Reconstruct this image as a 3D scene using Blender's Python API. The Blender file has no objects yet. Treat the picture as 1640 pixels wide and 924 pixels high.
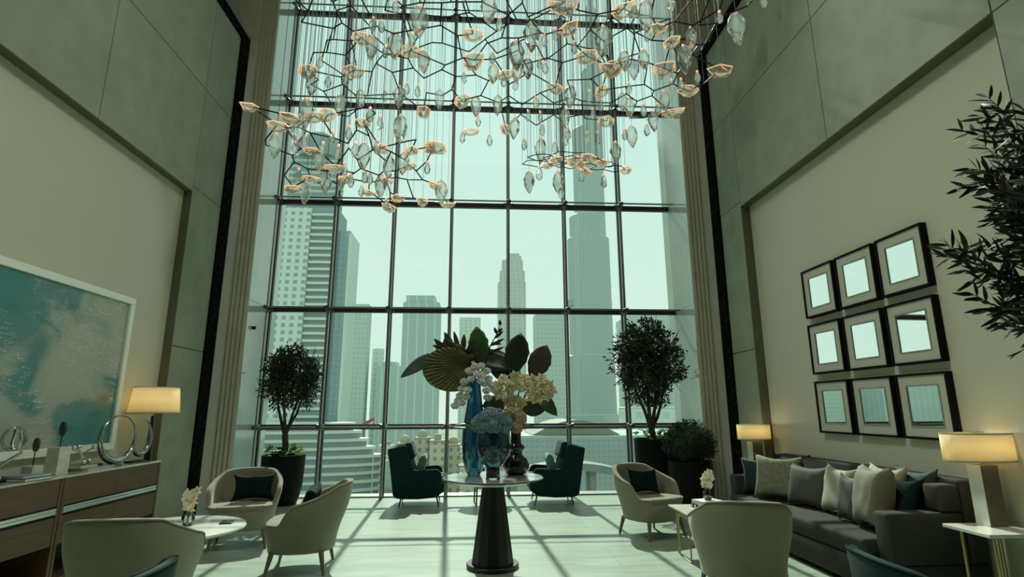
import bpy, bmesh, math, random
from mathutils import Vector, Matrix, noise
random.seed(7)
PI = math.pi
S = bpy.context.scene
# ---------------------------------------------------------------- camera
CAMZ = 1.463
F_PX, PITCH, YAW, ROLL = 870.87, 0.2192, 0.0625, -0.0027
cd = bpy.data.cameras.new('camera'); cam = bpy.data.objects.new('camera', cd); S.collection.objects.link(cam)
fw = Vector((math.sin(YAW)*math.cos(PITCH), math.cos(YAW)*math.cos(PITCH), math.sin(PITCH)))
rt = Vector((math.cos(YAW), -math.sin(YAW), 0)); up = rt.cross(fw)
c_, s_ = math.cos(ROLL), math.sin(ROLL)
rt, up = c_*rt + s_*up, c_*up - s_*rt
m = Matrix((rt, up, -fw)).transposed().to_4x4(); m.translation = (0, 0, CAMZ)
cam.matrix_world = m
cd.sensor_width = 36; cd.lens = 36*F_PX/1640; cd.clip_end = 3000; cd.clip_start = 0.05
S.camera = cam
# ---------------------------------------------------------------- sky, sun, exposure
EXPOSURE = 0.0
SKY_TOP, SKY_LOW, SKY_STR = (0.60, 0.87, 0.79, 1), (0.72, 0.90, 0.78, 1), 1.08
SUN_STR, SUN_COL = 5.6, (0.92, 1.0, 0.84)
FILL = 110.0
WALL_FILL = 205.0
S.view_settings.view_transform = 'Standard'; S.view_settings.look = 'None'
S.view_settings.exposure = EXPOSURE; S.view_settings.gamma = 1; S.view_settings.use_curve_mapping = False
w = bpy.data.worlds.new('world'); S.world = w; w.use_nodes = True
nt = w.node_tree; nt.nodes.clear()
tc = nt.nodes.new('ShaderNodeTexCoord'); sx = nt.nodes.new('ShaderNodeSeparateXYZ')
cr = nt.nodes.new('ShaderNodeValToRGB'); bg = nt.nodes.new('ShaderNodeBackground'); wo = nt.nodes.new('ShaderNodeOutputWorld')
nt.links.new(tc.outputs['Generated'], sx.inputs[0]); nt.links.new(sx.outputs['Z'], cr.inputs[0])
cr.color_ramp.elements[0].position = 0.0; cr.color_ramp.elements[0].color = SKY_LOW
cr.color_ramp.elements[1].position = 0.6; cr.color_ramp.elements[1].color = SKY_TOP
nt.links.new(cr.outputs[0], bg.inputs[0]); bg.inputs[1].default_value = SKY_STR
nt.links.new(bg.outputs[0], wo.inputs[0])
sl = bpy.data.lights.new('sun', 'SUN'); so = bpy.data.objects.new('sun', sl); S.collection.objects.link(so)
sl.energy = SUN_STR; sl.color = SUN_COL; sl.angle = math.radians(0.7)
so.rotation_euler = Vector((0.054, -1.0, -1.02)).to_track_quat('-Z', 'Y').to_euler()
so.location = (0, 20, 30)
# daylight sampling portal across the window opening
pl = bpy.data.lights.new('window_daylight', 'AREA'); po = bpy.data.objects.new('window_daylight', pl); S.collection.objects.link(po)
pl.shape = 'RECTANGLE'; pl.size = 7.7; pl.size_y = 11.6; pl.cycles.is_portal = True
po.location = (0, 10.32, 5.8); po.rotation_euler = Vector((0, -1, 0)).to_track_quat('-Z', 'Y').to_euler()
# overhead fill light, added to brighten the room
al = bpy.data.lights.new('overhead_fill', 'AREA'); ao = bpy.data.objects.new('overhead_fill', al); S.collection.objects.link(ao)
al.shape = 'RECTANGLE'; al.size = 6.5; al.size_y = 6.5; al.energy = FILL; al.color = (1.0, 0.98, 0.84)
ao.location = (0, 2.0, 11.5)
for sgn, nm in ((1, 'left'), (-1, 'right')):  # fill lights added under the ceiling to lift the side walls
    wl = bpy.data.lights.new('wall_fill', 'AREA'); ob_ = bpy.data.objects.new('wall_fill', wl); S.collection.objects.link(ob_)
    wl.shape = 'RECTANGLE'; wl.size = 0.6; wl.size_y = 7.0; wl.energy = WALL_FILL; wl.color = (0.98, 1.0, 0.84); wl.spread = math.radians(75)
    ob_.location = (sgn*3.3, 3.6, 11.5); ob_.rotation_euler = Vector((-sgn*7.0, 0, -8.3)).to_track_quat('-Z', 'Y').to_euler()
S.cycles.use_denoising = True; S.cycles.max_bounces = 10; S.cycles.diffuse_bounces = 5
S.cycles.transparent_max_bounces = 24; S.cycles.caustics_reflective = False; S.cycles.caustics_refractive = False
S.cycles.sample_clamp_indirect = 4.0
# ---------------------------------------------------------------- materials
MATS = {}
def mat(name, col, rough=0.6, metal=0.0, var=0.0, vscale=8.0, bump=0.0, bscale=60.0, spec=0.5, emis=None, estr=0.0, trans=0.0, sheen=0.0, coat=0.0, stretch=(1, 1, 1), sub=0.0, col2=None):
    if name in MATS: return MATS[name]
    M = bpy.data.materials.new(name); M.use_nodes = True; n = M.node_tree; b = n.nodes['Principled BSDF']
    b.inputs['Base Color'].default_value = (*col, 1); b.inputs['Roughness'].default_value = rough
    b.inputs['Metallic'].default_value = metal; b.inputs['Specular IOR Level'].default_value = spec
    b.inputs['Transmission Weight'].default_value = trans; b.inputs['Coat Weight'].default_value = coat
    b.inputs['Sheen Weight'].default_value = sheen; b.inputs['Coat Roughness'].default_value = 0.1
    if emis: b.inputs['Emission Color'].default_value = (*emis, 1); b.inputs['Emission Strength'].default_value = estr
    if var or bump or col2:
        t = n.nodes.new('ShaderNodeTexCoord'); mp = n.nodes.new('ShaderNodeMapping'); mp.inputs['Scale'].default_value = stretch
        n.links.new(t.outputs['Object'], mp.inputs[0])
    if var or col2:
        nz = n.nodes.new('ShaderNodeTexNoise'); nz.inputs['Scale'].default_value = vscale; nz.inputs['Detail'].default_value = 6
        n.links.new(mp.outputs[0], nz.inputs['Vector'])
        r = n.nodes.new('ShaderNodeValToRGB'); n.links.new(nz.outputs['Fac'], r.inputs[0])
        r.color_ramp.elements[0].position = 0.3; r.color_ramp.elements[1].position = 0.7
        c0 = tuple(max(0, x*(1-var)) for x in col); c1 = col2 or tuple(min(1, x*(1+var)) for x in col)
        r.color_ramp.elements[0].color = (*c0, 1); r.color_ramp.elements[1].color = (*c1, 1)
        n.links.new(r.outputs[0], b.inputs['Base Color'])
    if bump:
        nb = n.nodes.new('ShaderNodeTexNoise'); nb.inputs['Scale'].default_value = bscale; nb.inputs['Detail'].default_value = 4
        n.links.new(mp.outputs[0], nb.inputs['Vector'])
        bp = n.nodes.new('ShaderNodeBump'); bp.inputs['Strength'].default_value = bump; bp.inputs['Distance'].default_value = 0.01
        n.links.new(nb.outputs['Fac'], bp.inputs['Height']); n.links.new(bp.outputs[0], b.inputs['Normal'])
    MATS[name] = M
    return M
def nodemat(name):
    M = bpy.data.materials.new(name); M.use_nodes = True; MATS[name] = M
    return M, M.node_tree, M.node_tree.nodes['Principled BSDF'], M.node_tree.nodes['Material Output']
def thin_glass(name, tint, gloss=0.12, rough=0.02, body=None, bodyw=0.0, emis=None, estr=0.0, edge=0.35):
    """clear or tinted thin glass: see-through, reflecting more at grazing angles, optional frosted body"""
    M, n, b, out = nodemat(name); n.nodes.remove(b)
    tr = n.nodes.new('ShaderNodeBsdfTransparent'); tr.inputs[0].default_value = (*tint, 1)
    gl = n.nodes.new('ShaderNodeBsdfGlossy'); gl.inputs['Roughness'].default_value = rough; gl.inputs['Color'].default_value = (0.95, 0.97, 0.96, 1)
    lw = n.nodes.new('ShaderNodeLayerWeight'); lw.inputs['Blend'].default_value = edge
    mm = n.nodes.new('ShaderNodeMath'); mm.operation = 'MULTIPLY_ADD'; mm.inputs[1].default_value = 1-gloss; mm.inputs[2].default_value = gloss
    n.links.new(lw.outputs['Fresnel'], mm.inputs[0])
    mx = n.nodes.new('ShaderNodeMixShader'); n.links.new(mm.outputs[0], mx.inputs[0])
    src = tr.outputs[0]
    if body:
        df = n.nodes.new('ShaderNodeBsdfTranslucent'); df.inputs[0].default_value = (*body, 1)
        d2 = n.nodes.new('ShaderNodeBsdfDiffuse'); d2.inputs[0].default_value = (*body, 1)
        md = n.nodes.new('ShaderNodeMixShader'); md.inputs[0].default_value = 0.4
        n.links.new(df.outputs[0], md.inputs[1]); n.links.new(d2.outputs[0], md.inputs[2])
        mb = n.nodes.new('ShaderNodeMixShader'); mb.inputs[0].default_value = bodyw
        n.links.new(src, mb.inputs[1]); n.links.new(md.outputs[0], mb.inputs[2]); src = mb.outputs[0]
    n.links.new(src, mx.inputs[1]); n.links.new(gl.outputs[0], mx.inputs[2]); last = mx.outputs[0]
    if emis:
        em = n.nodes.new('ShaderNodeEmission'); em.inputs[0].default_value = (*emis, 1); em.inputs[1].default_value = estr
        ad = n.nodes.new('ShaderNodeAddShader'); n.links.new(last, ad.inputs[0]); n.links.new(em.outputs[0], ad.inputs[1]); last = ad.outputs[0]
    n.links.new(last, out.inputs['Surface'])
    return M
# ---------------------------------------------------------------- mesh helpers
def R(ax, a): return Matrix.Rotation(a, 4, ax)
def T(x, y, z): return Matrix.Translation((x, y, z))
I4 = Matrix.Identity(4)
class MB:
    def __init__(s): s.bm = bmesh.new()
    def box(s, x0, x1, y0, y1, z0, z1, bev=0, seg=2, M=I4):
        r = bmesh.ops.create_cube(s.bm, size=1); vs = r['verts']
        for v in vs: v.co = M @ Vector(((x0+x1)/2+v.co.x*(x1-x0), (y0+y1)/2+v.co.y*(y1-y0), (z0+z1)/2+v.co.z*(z1-z0)))
        if bev:
            es = list({e for v in vs for e in v.link_edges})
            bmesh.ops.bevel(s.bm, geom=es, offset=bev, segments=seg, profile=0.5, affect='EDGES')
        return s
    def lathe(s, prof, seg=32, M=I4, cap=True, sx=1, sy=1):
        rings = []
        for r, z in prof:
            rings.append([s.bm.verts.new(M @ Vector((r*sx*math.cos(2*PI*i/seg), r*sy*math.sin(2*PI*i/seg), z))) for i in range(seg)])
        for a, b in zip(rings, rings[1:]):
            for i in range(seg): s.bm.faces.new((a[i], a[(i+1) % seg], b[(i+1) % seg], b[i]))
        if cap:
            s.bm.faces.new(rings[0][::-1]); s.bm.faces.new(rings[-1])
        return s
    def tube(s, pts, rad, seg=8, closed=False, M=I4):
        pts = [Vector(p) for p in pts]; n = len(pts); rr = rad if isinstance(rad, (list, tuple)) else [rad]*n
        rings = []; ref = None
        for i, p in enumerate(pts):
            a = pts[(i-1) % n] if (closed or i) else p; b = pts[(i+1) % n] if (closed or i < n-1) else p
            d = (b-a).normalized()
            if ref is None: ref = d.orthogonal().normalized()
            ref = (ref - d*ref.dot(d)); ref = ref.normalized() if ref.length > 1e-6 else d.orthogonal().normalized()
            q = d.cross(ref)
            rings.append([s.bm.verts.new(M @ (p + rr[i]*(math.cos(2*PI*k/seg)*ref + math.sin(2*PI*k/seg)*q))) for k in range(seg)])
        m_ = n if closed else n-1
        for i in range(m_):
            a, b = rings[i], rings[(i+1) % n]
            for k in range(seg): s.bm.faces.new((a[k], a[(k+1) % seg], b[(k+1) % seg], b[k]))
        if not closed: s.bm.faces.new(rings[0][::-1]); s.bm.faces.new(rings[-1])
        return s
    def prism(s, poly, t0, t1, M=I4):
        """polygon in local XZ, extruded along Y from t0 to t1"""
        a = [s.bm.verts.new(M @ Vector((x, t0, z))) for x, z in poly]; b = [s.bm.verts.new(M @ Vector((x, t1, z))) for x, z in poly]
        n = len(poly)
        s.bm.faces.new(a); s.bm.faces.new(b[::-1])
        for i in range(n): s.bm.faces.new((a[i], b[i], b[(i+1) % n], a[(i+1) % n]))
        return s
    def grid(s, fn, nu, nv, cu=False, cv=False):
        g = [[s.bm.verts.new(fn(i/(nu if cu else nu-1), j/(nv if cv else nv-1))) for j in range(nv)] for i in range(nu)]
        for i in range(nu if cu else nu-1):
            for j in range(nv if cv else nv-1):
                s.bm.faces.new((g[i][j], g[(i+1) % nu][j], g[(i+1) % nu][(j+1) % nv], g[i][(j+1) % nv]))
        return g
    def build(s, name, mt, parent=None, smooth=False, solid=0, sub=0, bev=0, angle=0.7, doubles=0):
        if doubles: bmesh.ops.remove_doubles(s.bm, verts=s.bm.verts, dist=doubles)
        bmesh.ops.recalc_face_normals(s.bm, faces=s.bm.faces)
        me = bpy.data.meshes.new(name); s.bm.to_mesh(me); s.bm.free()
        o = bpy.data.objects.new(name, me); S.collection.objects.link(o); me.materials.append(mt)
        if parent: o.parent = parent
        if smooth:
            for p in me.polygons: p.use_smooth = True
            try: me.set_sharp_from_angle(angle=angle)
            except Exception: pass
        if solid: md = o.modifiers.new('s', 'SOLIDIFY'); md.thickness = solid; md.offset = 0
        if bev: md = o.modifiers.new('b', 'BEVEL'); md.width = bev; md.segments = 2; md.limit_method = 'ANGLE'
        if sub: md = o.modifiers.new('u', 'SUBSURF'); md.levels = sub; md.render_levels = sub
        return o
def thing(name, label, cat, loc=(0, 0, 0), rz=0, group=None):
    o = bpy.data.objects.new(name, None); S.collection.objects.link(o); o.empty_display_size = 0.1
    o.location = loc; o.rotation_euler = (0, 0, rz); o['label'] = label; o['category'] = cat
    if group: o['group'] = group
    return o
def tag(o, label, cat, group=None, kind=None):
    o['label'] = label; o['category'] = cat
    if group: o['group'] = group
    if kind: o['kind'] = kind
    return o
TRIM = [0]
def struct(name, mb, mt, parent=None, **k):
    if name.startswith('trim_'): TRIM[0] += 1; name = 'trim_%d' % TRIM[0]
    o = mb.build(name, mt, parent, **k)
    if not parent: o['kind'] = 'structure'
    return o
def kids(o): return [c for c in bpy.data.objects if c.parent == o]
def dup(root, loc, rz, label, group=None):
    def rec(o, par):
        c = o.copy(); S.collection.objects.link(c); c.parent = par
        for k in kids(o): rec(k, c)
        return c
    r = rec(root, None); r.location = loc; r.rotation_euler = (0, 0, rz); r['label'] = label
    if group: r['group'] = group
    return r
def sm(a, b, x):
    t = max(0, min(1, (x-a)/(b-a))); return t*t*(3-2*t)
def lerp(a, b, t): return a+(b-a)*t

# ---------------------------------------------------------------- palette
paper = mat('wall_textile_green_grey', (0.31, 0.345, 0.27), 0.75, var=0.10, vscale=3, bump=0.15, bscale=150, spec=0.3)
paint = mat('recess_plaster_beige', (0.59, 0.59, 0.48), 0.85, bump=0.25, bscale=220, spec=0.2)
soffit_m = mat('recess_edge_bronze', (0.12, 0.12, 0.075), 0.5)
upper_m = mat('upper_wall_plaster', (0.42, 0.44, 0.36), 0.8)
pil_m = mat('fluted_beige_stone', (0.60, 0.57, 0.45), 0.6, var=0.06, vscale=6)
def black_marble():
    M, n, b, out = nodemat('black_veined_marble')
    b.inputs['Roughness'].default_value = 0.45; b.inputs['Specular IOR Level'].default_value = 0.0
    t = n.nodes.new('ShaderNodeTexCoord'); v = n.nodes.new('ShaderNodeTexNoise'); v.inputs['Scale'].default_value = 3; v.inputs['Detail'].default_value = 8; v.inputs['Distortion'].default_value = 3
    n.links.new(t.outputs['Object'], v.inputs['Vector'])
    r = n.nodes.new('ShaderNodeValToRGB'); e = r.color_ramp.elements
    e[0].position = 0.496; e[0].color = (0.008, 0.009, 0.009, 1); e[1].position = 0.504; e[1].color = (0.008, 0.009, 0.009, 1)
    x = e.new(0.50); x.color = (0.16, 0.18, 0.17, 1)
    n.links.new(v.outputs['Fac'], r.inputs[0]); n.links.new(r.outputs[0], b.inputs['Base Color'])
    return M
marble_k = black_marble()
steel = mat('brushed_steel', (0.72, 0.76, 0.72), 0.3, metal=1.0)
chrome = mat('polished_chrome', (0.75, 0.77, 0.75), 0.08, metal=1.0)
reveal_m = mat('polished_pale_stone', (0.66, 0.72, 0.65), 0.08, var=0.05, vscale=4, coat=0.6, spec=0.7)
mull_m = mat('dark_window_gasket', (0.012, 0.013, 0.013), 0.4)
mull_g = mat('grey_window_metal', (0.30, 0.30, 0.28), 0.35, metal=0.7)
brass = mat('brushed_brass', (0.55, 0.42, 0.20), 0.3, metal=1.0)
marble_w = mat('white_marble', (0.74, 0.76, 0.70), 0.15, var=0.07, vscale=5, coat=0.3)
cream = mat('cream_upholstery', (0.245, 0.235, 0.17), 0.85, var=0.04, vscale=10, bump=0.15, bscale=300, sheen=0.3, spec=0.2)
teal = mat('teal_velvet', (0.005, 0.028, 0.027), 0.7, var=0.2, vscale=8, sheen=0.1, spec=0.1)
teal_lt = mat('pale_teal_velvet', (0.10, 0.26, 0.24), 0.75, var=0.25, vscale=7, sheen=0.4)
teal_dk = mat('deep_teal_cushion_velvet', (0.005, 0.018, 0.018), 0.8, var=0.25, vscale=7, spec=0.08)
sofa_m = mat('charcoal_sofa_wool', (0.045, 0.049, 0.040), 0.9, var=0.08, vscale=30, bump=0.15, bscale=250, sheen=0.0, spec=0.2)
black_wood = mat('black_stained_wood', (0.012, 0.012, 0.011), 0.35, var=0.3, vscale=5, stretch=(8, 8, 0.6))
black_metal = mat('black_metal', (0.01, 0.01, 0.01), 0.4, metal=0.6)
pot_m = mat('matte_black_planter', (0.006, 0.007, 0.007), 0.6, spec=0.15)
soil = mat('dark_soil', (0.02, 0.015, 0.01), 0.95)
bark = mat('olive_bark', (0.06, 0.045, 0.03), 0.9, var=0.4, vscale=20, bump=0.6, bscale=40)
leaf_m = mat('olive_leaf', (0.035, 0.062, 0.028), 0.5, var=0.4, vscale=6, spec=0.5)
leaf_d = mat('boxwood_leaf', (0.02, 0.045, 0.015), 0.5, var=0.4, vscale=9)
leaf_b = mat('bright_underplanting_leaf', (0.08, 0.20, 0.03), 0.85, spec=0.1, var=0.4, vscale=9)
walnut = mat('walnut_veneer', (0.10, 0.052, 0.024), 0.55, var=0.25, vscale=6, stretch=(6, 0.5, 6), coat=0.1)
linen = mat('lit_linen_shade', (0.75, 0.66, 0.45), 0.9, bump=0.2, bscale=400)

# ---------------------------------------------------------------- room shell
def floor_mat():
    M, n, b, out = nodemat('travertine_floor')
    b.inputs['Roughness'].default_value = 0.35
    t = n.nodes.new('ShaderNodeTexCoord'); mp = n.nodes.new('ShaderNodeMapping'); mp.inputs['Scale'].default_value = (0.5, 3.0, 1)
    n.links.new(t.outputs['Object'], mp.inputs[0])
    nz = n.nodes.new('ShaderNodeTexNoise'); nz.inputs['Scale'].default_value = 2.6; nz.inputs['Detail'].default_value = 9; nz.inputs['Distortion'].default_value = 0.8
    n.links.new(mp.outputs[0], nz.inputs['Vector'])
    r = n.nodes.new('ShaderNodeValToRGB'); e = r.color_ramp.elements
    e[0].position = 0.28; e[0].color = (0.22, 0.29, 0.24, 1); e[1].position = 0.7; e[1].color = (0.36, 0.42, 0.335, 1)
    x = e.new(0.5); x.color = (0.30, 0.37, 0.30, 1)
    n.links.new(nz.outputs['Fac'], r.inputs[0])
    br = n.nodes.new('ShaderNodeTexBrick'); br.offset = 0.5
    br.inputs['Scale'].default_value = 1; br.inputs['Mortar Size'].default_value = 0.005; br.inputs['Brick Width'].default_value = 2.8; br.inputs['Row Height'].default_value = 0.7
    br.inputs['Color1'].default_value = (1, 1, 1, 1); br.inputs['Color2'].default_value = (0.97, 0.98, 0.96, 1); br.inputs['Mortar'].default_value = (0.66, 0.70, 0.64, 1)
    n.links.new(t.outputs['Object'], br.inputs['Vector'])
    mx = n.nodes.new('ShaderNodeMix'); mx.data_type = 'RGBA'; mx.blend_type = 'MULTIPLY'; mx.inputs[0].default_value = 1
    n.links.new(r.outputs[0], mx.inputs[6]); n.links.new(br.outputs['Color'], mx.inputs[7]); n.links.new(mx.outputs[2], b.inputs['Base Color'])
    return M
struct('floor', MB().box(-4.9, 4.9, -4.2, 10.32, -0.15, 0), floor_mat())
struct('ceiling', MB().box(-4.9, 4.9, -4.2, 10.4, 11.65, 11.8), upper_m)
struct('wall_back', MB().box(-4.9, 4.9, -4.3, -4.1, 0, 11.7), mat('dim_lobby_back_wall', (0.12, 0.12, 0.10), 0.8))
WL, WR, RL, RR = -4.016, 3.95, -4.13, 4.085
for side, W, RC, yc, nm in ((-1, WL, RL, 7.4, 'left'), (1, WR, RR, 7.55, 'right')):
    def bx(a, b, y0, y1, z0, z1, bev=0, mb=None):
        lo, hi = sorted((a, b)); return (mb or MB()).box(lo, hi, y0, y1, z0, z1, bev)
    out = side*4.85
    struct('wall_'+nm, bx(RC, out, -4.1, 8.45, 0, 7.66), paint)
    zt, zs = 7.55, 4.46
    g = 0.005
    # textile-faced pier and lintel panels around the recess
    pn = MB()
    def panel(y0, y1, z0, z1): pn.box(min(W, RC), max(W, RC), y0+g, y1-g, z0+g, z1-g, 0.003, 1)
    for z0, z1 in ((0, 2.3), (2.3, zs+0.08), (zs+0.08, 6.05), (6.05, zt)): panel(yc, 8.24, z0, z1)
    ys = [yc, 5.46, 3.42, 1.38, -0.66, -2.7, -4.1]
    for y1, y0 in zip(ys, ys[1:]):
        for z0, z1 in ((zs, 6.05), (6.05, zt)): panel(y0, y1, z0, z1)
    for z0, z1 in ((0, 2.3), (2.3, zs)): panel(1.38, 3.42, z0, z1)
    struct('trim_1_'+nm, pn, paper)
    # bronze inner edge of the recess
    e_ = MB(); t_ = 0.004
    bx(W-side*0.002+side*0.004, RC, yc-t_, yc, 0, zs, mb=e_); bx(W+side*0.002, RC, 3.42, yc, zs-t_, zs, mb=e_); bx(W+side*0.002, RC, 3.42, 3.42+t_, 0, zs, mb=e_)
    struct('trim_2_'+nm, e_, soffit_m)
    # black marble surround, with steel nosing
    k = MB(); bx(W-side*0.03, out, 8.24, 8.5, 0, 7.7, 0.004, mb=k); bx(W-side*0.03, RC, -4.1, 8.24, zt, 7.7, 0.004, mb=k)
    struct('trim_3_'+nm, k, marble_k)
    k = MB(); bx(W-side*0.03, out, 8.5, 8.53, 0, 7.78, 0.01, mb=k); bx(W-side*0.03, W+side*0.1, -4.1, 8.5, 7.7, 7.78, 0.01, mb=k)
    struct('trim_4_'+nm, k, mat('dark_polished_steel', (0.03, 0.033, 0.033), 0.45, metal=1.0))
    struct('wall_upper_'+nm, bx(side*4.5, side*4.9, -4.1, 9.2, 7.66, 11.7), upper_m)
    # fluted pilaster
    xi = -3.8 if side < 0 else 3.74
    xo = side*4.9
    pts = []
    px0, px1 = xi, xi+side*0.34
    poly = [(xi, 9.06)]
    x = xi+side*0.05
    for q in range(4):
        poly += [(x, 9.06)] + [(x+side*(0.026-0.026*math.cos(PI*a/5)), 9.06+0.030*math.sin(PI*a/5)) for a in range(1, 5)] + [(x+side*0.052, 9.06)]
        x += side*0.070
    poly += [(xo, 9.06), (xo, 9.095), (xi, 9.095)]
    pm = MB(); b0 = [pm.bm.verts.new((px, py, 0)) for px, py in poly]; b1 = [pm.bm.verts.new((px, py, 11.65)) for px, py in poly]
    pm.bm.faces.new(b0); pm.bm.faces.new(b1[::-1])
    for i in range(len(poly)): j = (i+1) % len(poly); pm.bm.faces.new((b0[i], b1[i], b1[j], b0[j]))
    struct('trim_5_'+nm, pm, pil_m)
    rv = MB()
    for z0, z1 in ((0, 3.26), (3.26, 7.43), (7.43, 11.65)): bx(xi, xo, 9.1, 10.35, z0+0.003, z1-0.003, mb=rv)
    struct('wall_reveal_'+nm, rv, reveal_m)
struct('baseboard_right', MB().box(RR-0.02, RR, 3.5, 7.5, 0, 0.12, 0.003), soffit_m)
struct('baseboard_left', MB().box(RL, RL+0.02, 3.5, 7.35, 0, 0.12, 0.003), soffit_m)
# ---------------------------------------------------------------- the window wall
win = bpy.data.objects.new('window_1', None); S.collection.objects.link(win); win['kind'] = 'structure'
X0, BW, Z0, BH = 0.5537, 1.0905, 1.175, 2.0865
glass = thin_glass('window_glass', (0.95, 0.975, 0.965), gloss=0.02, edge=0.12, rough=0.0)
zrow = [0.02, Z0, Z0+BH, Z0+2*BH, Z0+3*BH, Z0+4*BH, 11.62]
for k in range(-4, 3):
    for z0, z1 in zip(zrow, zrow[1:]):
        MB().box(X0+k*BW+0.012, X0+(k+1)*BW-0.012, 10.03, 10.04, z0+0.012, z1-0.012).build('glass_pane', glass, win)
for k in range(-4, 4):
    x = X0+k*BW
    MB().box(x-0.030, x+0.030, 10.0, 10.08, 0, 11.65).build('mullion_joint', mull_m, win)
    MB().box(x-0.022, x+0.022, 9.86, 9.96, 0, 11.65, 0.01).build('mullion_tube', mull_g if k in (-4, 3) else mull_g, win)
for j, z in enumerate(zrow[1:-1]):
    MB().box(-3.8, 3.8, 10.0, 10.08, z-0.045, z+0.045).build('transom_joint', mull_m, win)
    MB().tube([(-3.8, 9.76, z+0.0), (3.78, 9.76, z+0.0)], 0.016, 10).build('tie_rod', mull_g, win)
    for k in range(-4, 4):
        x = X0+k*BW
        a = MB()
        a.lathe([(0.02, -0.14), (0.055, -0.08), (0.06, 0.0), (0.035, 0.05)], 12, M=T(x, 9.98, z) @ R('X', -PI/2))
        for sx_ in (-1, 1):
            for sz in (-1, 1):
                a.tube([(x, 9.97, z), (x+sx_*0.09, 9.985, z+sz*0.035)], [0.03, 0.022], 8)
        a.tube([(x, 9.95, z), (x, 9.78, z)], 0.02, 8)
        a.lathe([(0.022, -0.04), (0.036, -0.02), (0.036, 0.02), (0.022, 0.04)], 10, M=T(x, 9.76, z) @ R('Y', PI/2))
        a.build('glass_clamp', mat('clamp_metal', (0.10, 0.10, 0.095), 0.35, metal=0.8), win, smooth=True)
struct('trim_6_window_sill', MB().box(-3.8, 3.75, 9.97, 10.3, 0, 0.025, 0.004), mull_g)
# ---------------------------------------------------------------- cream barrel chairs
def chair_path(phi, a, b, e=0.78):
    s, c = math.sin(phi), math.cos(phi)
    return a*math.copysign(abs(s)**e, s), b*math.copysign(abs(c)**e, c)
def chair_top(phi):
    d = abs(math.degrees(phi))
    return 0.79-0.03*(min(d, 50)/50)**2-0.14*max(0, min(1, (d-42)/50))-0.175*sm(90, 114, d)
def make_barrel(label, cream=cream):
    t = thing('barrel_armchair', label, 'armchair')          # back towards +Y, front towards -Y
    E = math.radians(142); A, Bq, TH = 0.385, 0.375, 0.05
    def taper(z): return 0.80+0.20*sm(0.16, 0.62, z)
    def fn(u, v):
        phi = lerp(-E, E, u); zt = chair_top(phi)
        # v runs up the outside, over the rim and down the inside
        if v < 0.45: z = lerp(0.19, zt-0.02, v/0.45); off = 0
        elif v < 0.6:
            q = (v-0.45)/0.15*PI; z = zt-0.02+0.022*math.sin(q); off = TH*(1-math.cos(q))/2
        else: z = lerp(zt-0.02, 0.30, (v-0.6)/0.4); off = TH
        k = taper(z)
        x, y = chair_path(phi, A-off, Bq-off)
        lean = 0.06*sm(0.3, 0.8, z)*max(0, math.cos(phi))
        return Vector((x*k, y*k+lean, z))
    sh = MB(); g = sh.grid(fn, 45, 22)
    for r in (g[0], g[-1]): sh.bm.faces.new(r)
    shell = sh.build('shell', cream, t, smooth=True, angle=1.2)
    pp = MB(); pp.tube([fn(i/60, 0.47)+Vector((0, 0, 0.004)) for i in range(61)], 0.006, 6)
    pp.build('piping', cream, shell, smooth=True)
    sb = MB(); prof = []
    def seatfn(zb, zt_, k0, k1, rnd):
        rings = []
        for z, k in ((zb, k0), (lerp(zb, zt_, .5), (k0+k1)/2), (zt_-rnd, k1), (zt_-rnd*.3, k1-0.012), (zt_, k1-0.05)):
            ring = []
            for i in range(48):
                ph = 2*PI*i/48; x, y = chair_path(ph, (A-0.02)*k, (Bq-0.02)*k, 0.62 if math.cos(ph) < 0 else 0.78)
                ring.append(sb.bm.verts.new((x, y, z)))
            rings.append(ring)
        for a, b in zip(rings, rings[1:]):
            for i in range(48): j = (i+1) % 48; sb.bm.faces.new((a[i], a[j], b[j], b[i]))
        sb.bm.faces.new(rings[0][::-1]); sb.bm.faces.new(rings[-1])
    seatfn(0.19, 0.385, 0.80, 0.90, 0.01)
    sb.build('seat_base', cream, t, smooth=True, angle=0.9)
    sb = MB(); seatfn(0.38, 0.45, 0.88, 0.90, 0.03)
    sb.build('seat', cream, t, smooth=True, angle=1.0)
    for sx_ in (-1, 1):
        for sy in (-1, 1):
            l = MB(); l.tube([(sx_*0.285, sy*0.255, 0.001), (sx_*0.245, sy*0.215, 0.20)], [0.013, 0.026], 10)
            l.build('leg', mat('taupe_wood_leg', (0.16, 0.14, 0.10), 0.5), t, smooth=True)
    return t
def pillow_mesh(w_, h_, t_, pinch=0.06, n=15, seed=0):
    """pillow standing in the XZ plane, bottom at z=0, thickness along Y"""
    b = MB()
    for sgn in (1, -1):
        def f(u, v):
            a, c = u*2-1, v*2-1
            x = a*w_/2*(1-pinch*(1-a*a)*0-pinch*(1-c*c)*abs(a)**3*1.2); z = c*h_/2*(1-pinch*(1-a*a)*abs(c)**3*1.6)
            th = t_/2*(max(0, (1-a**4))*max(0, (1-c**4)))**0.55
            th *= 1+0.10*noise.noise(Vector((a*2.3+seed, c*2.3, sgn+seed)))
            wr = 0.006*noise.noise(Vector((a*6+seed*3, c*6, sgn*2))) if th > 0.01 else 0
            return Vector((x, sgn*(th+wr*min(1, th*20)), z+h_/2))
        b.grid(f, n, n)
    return b
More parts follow.
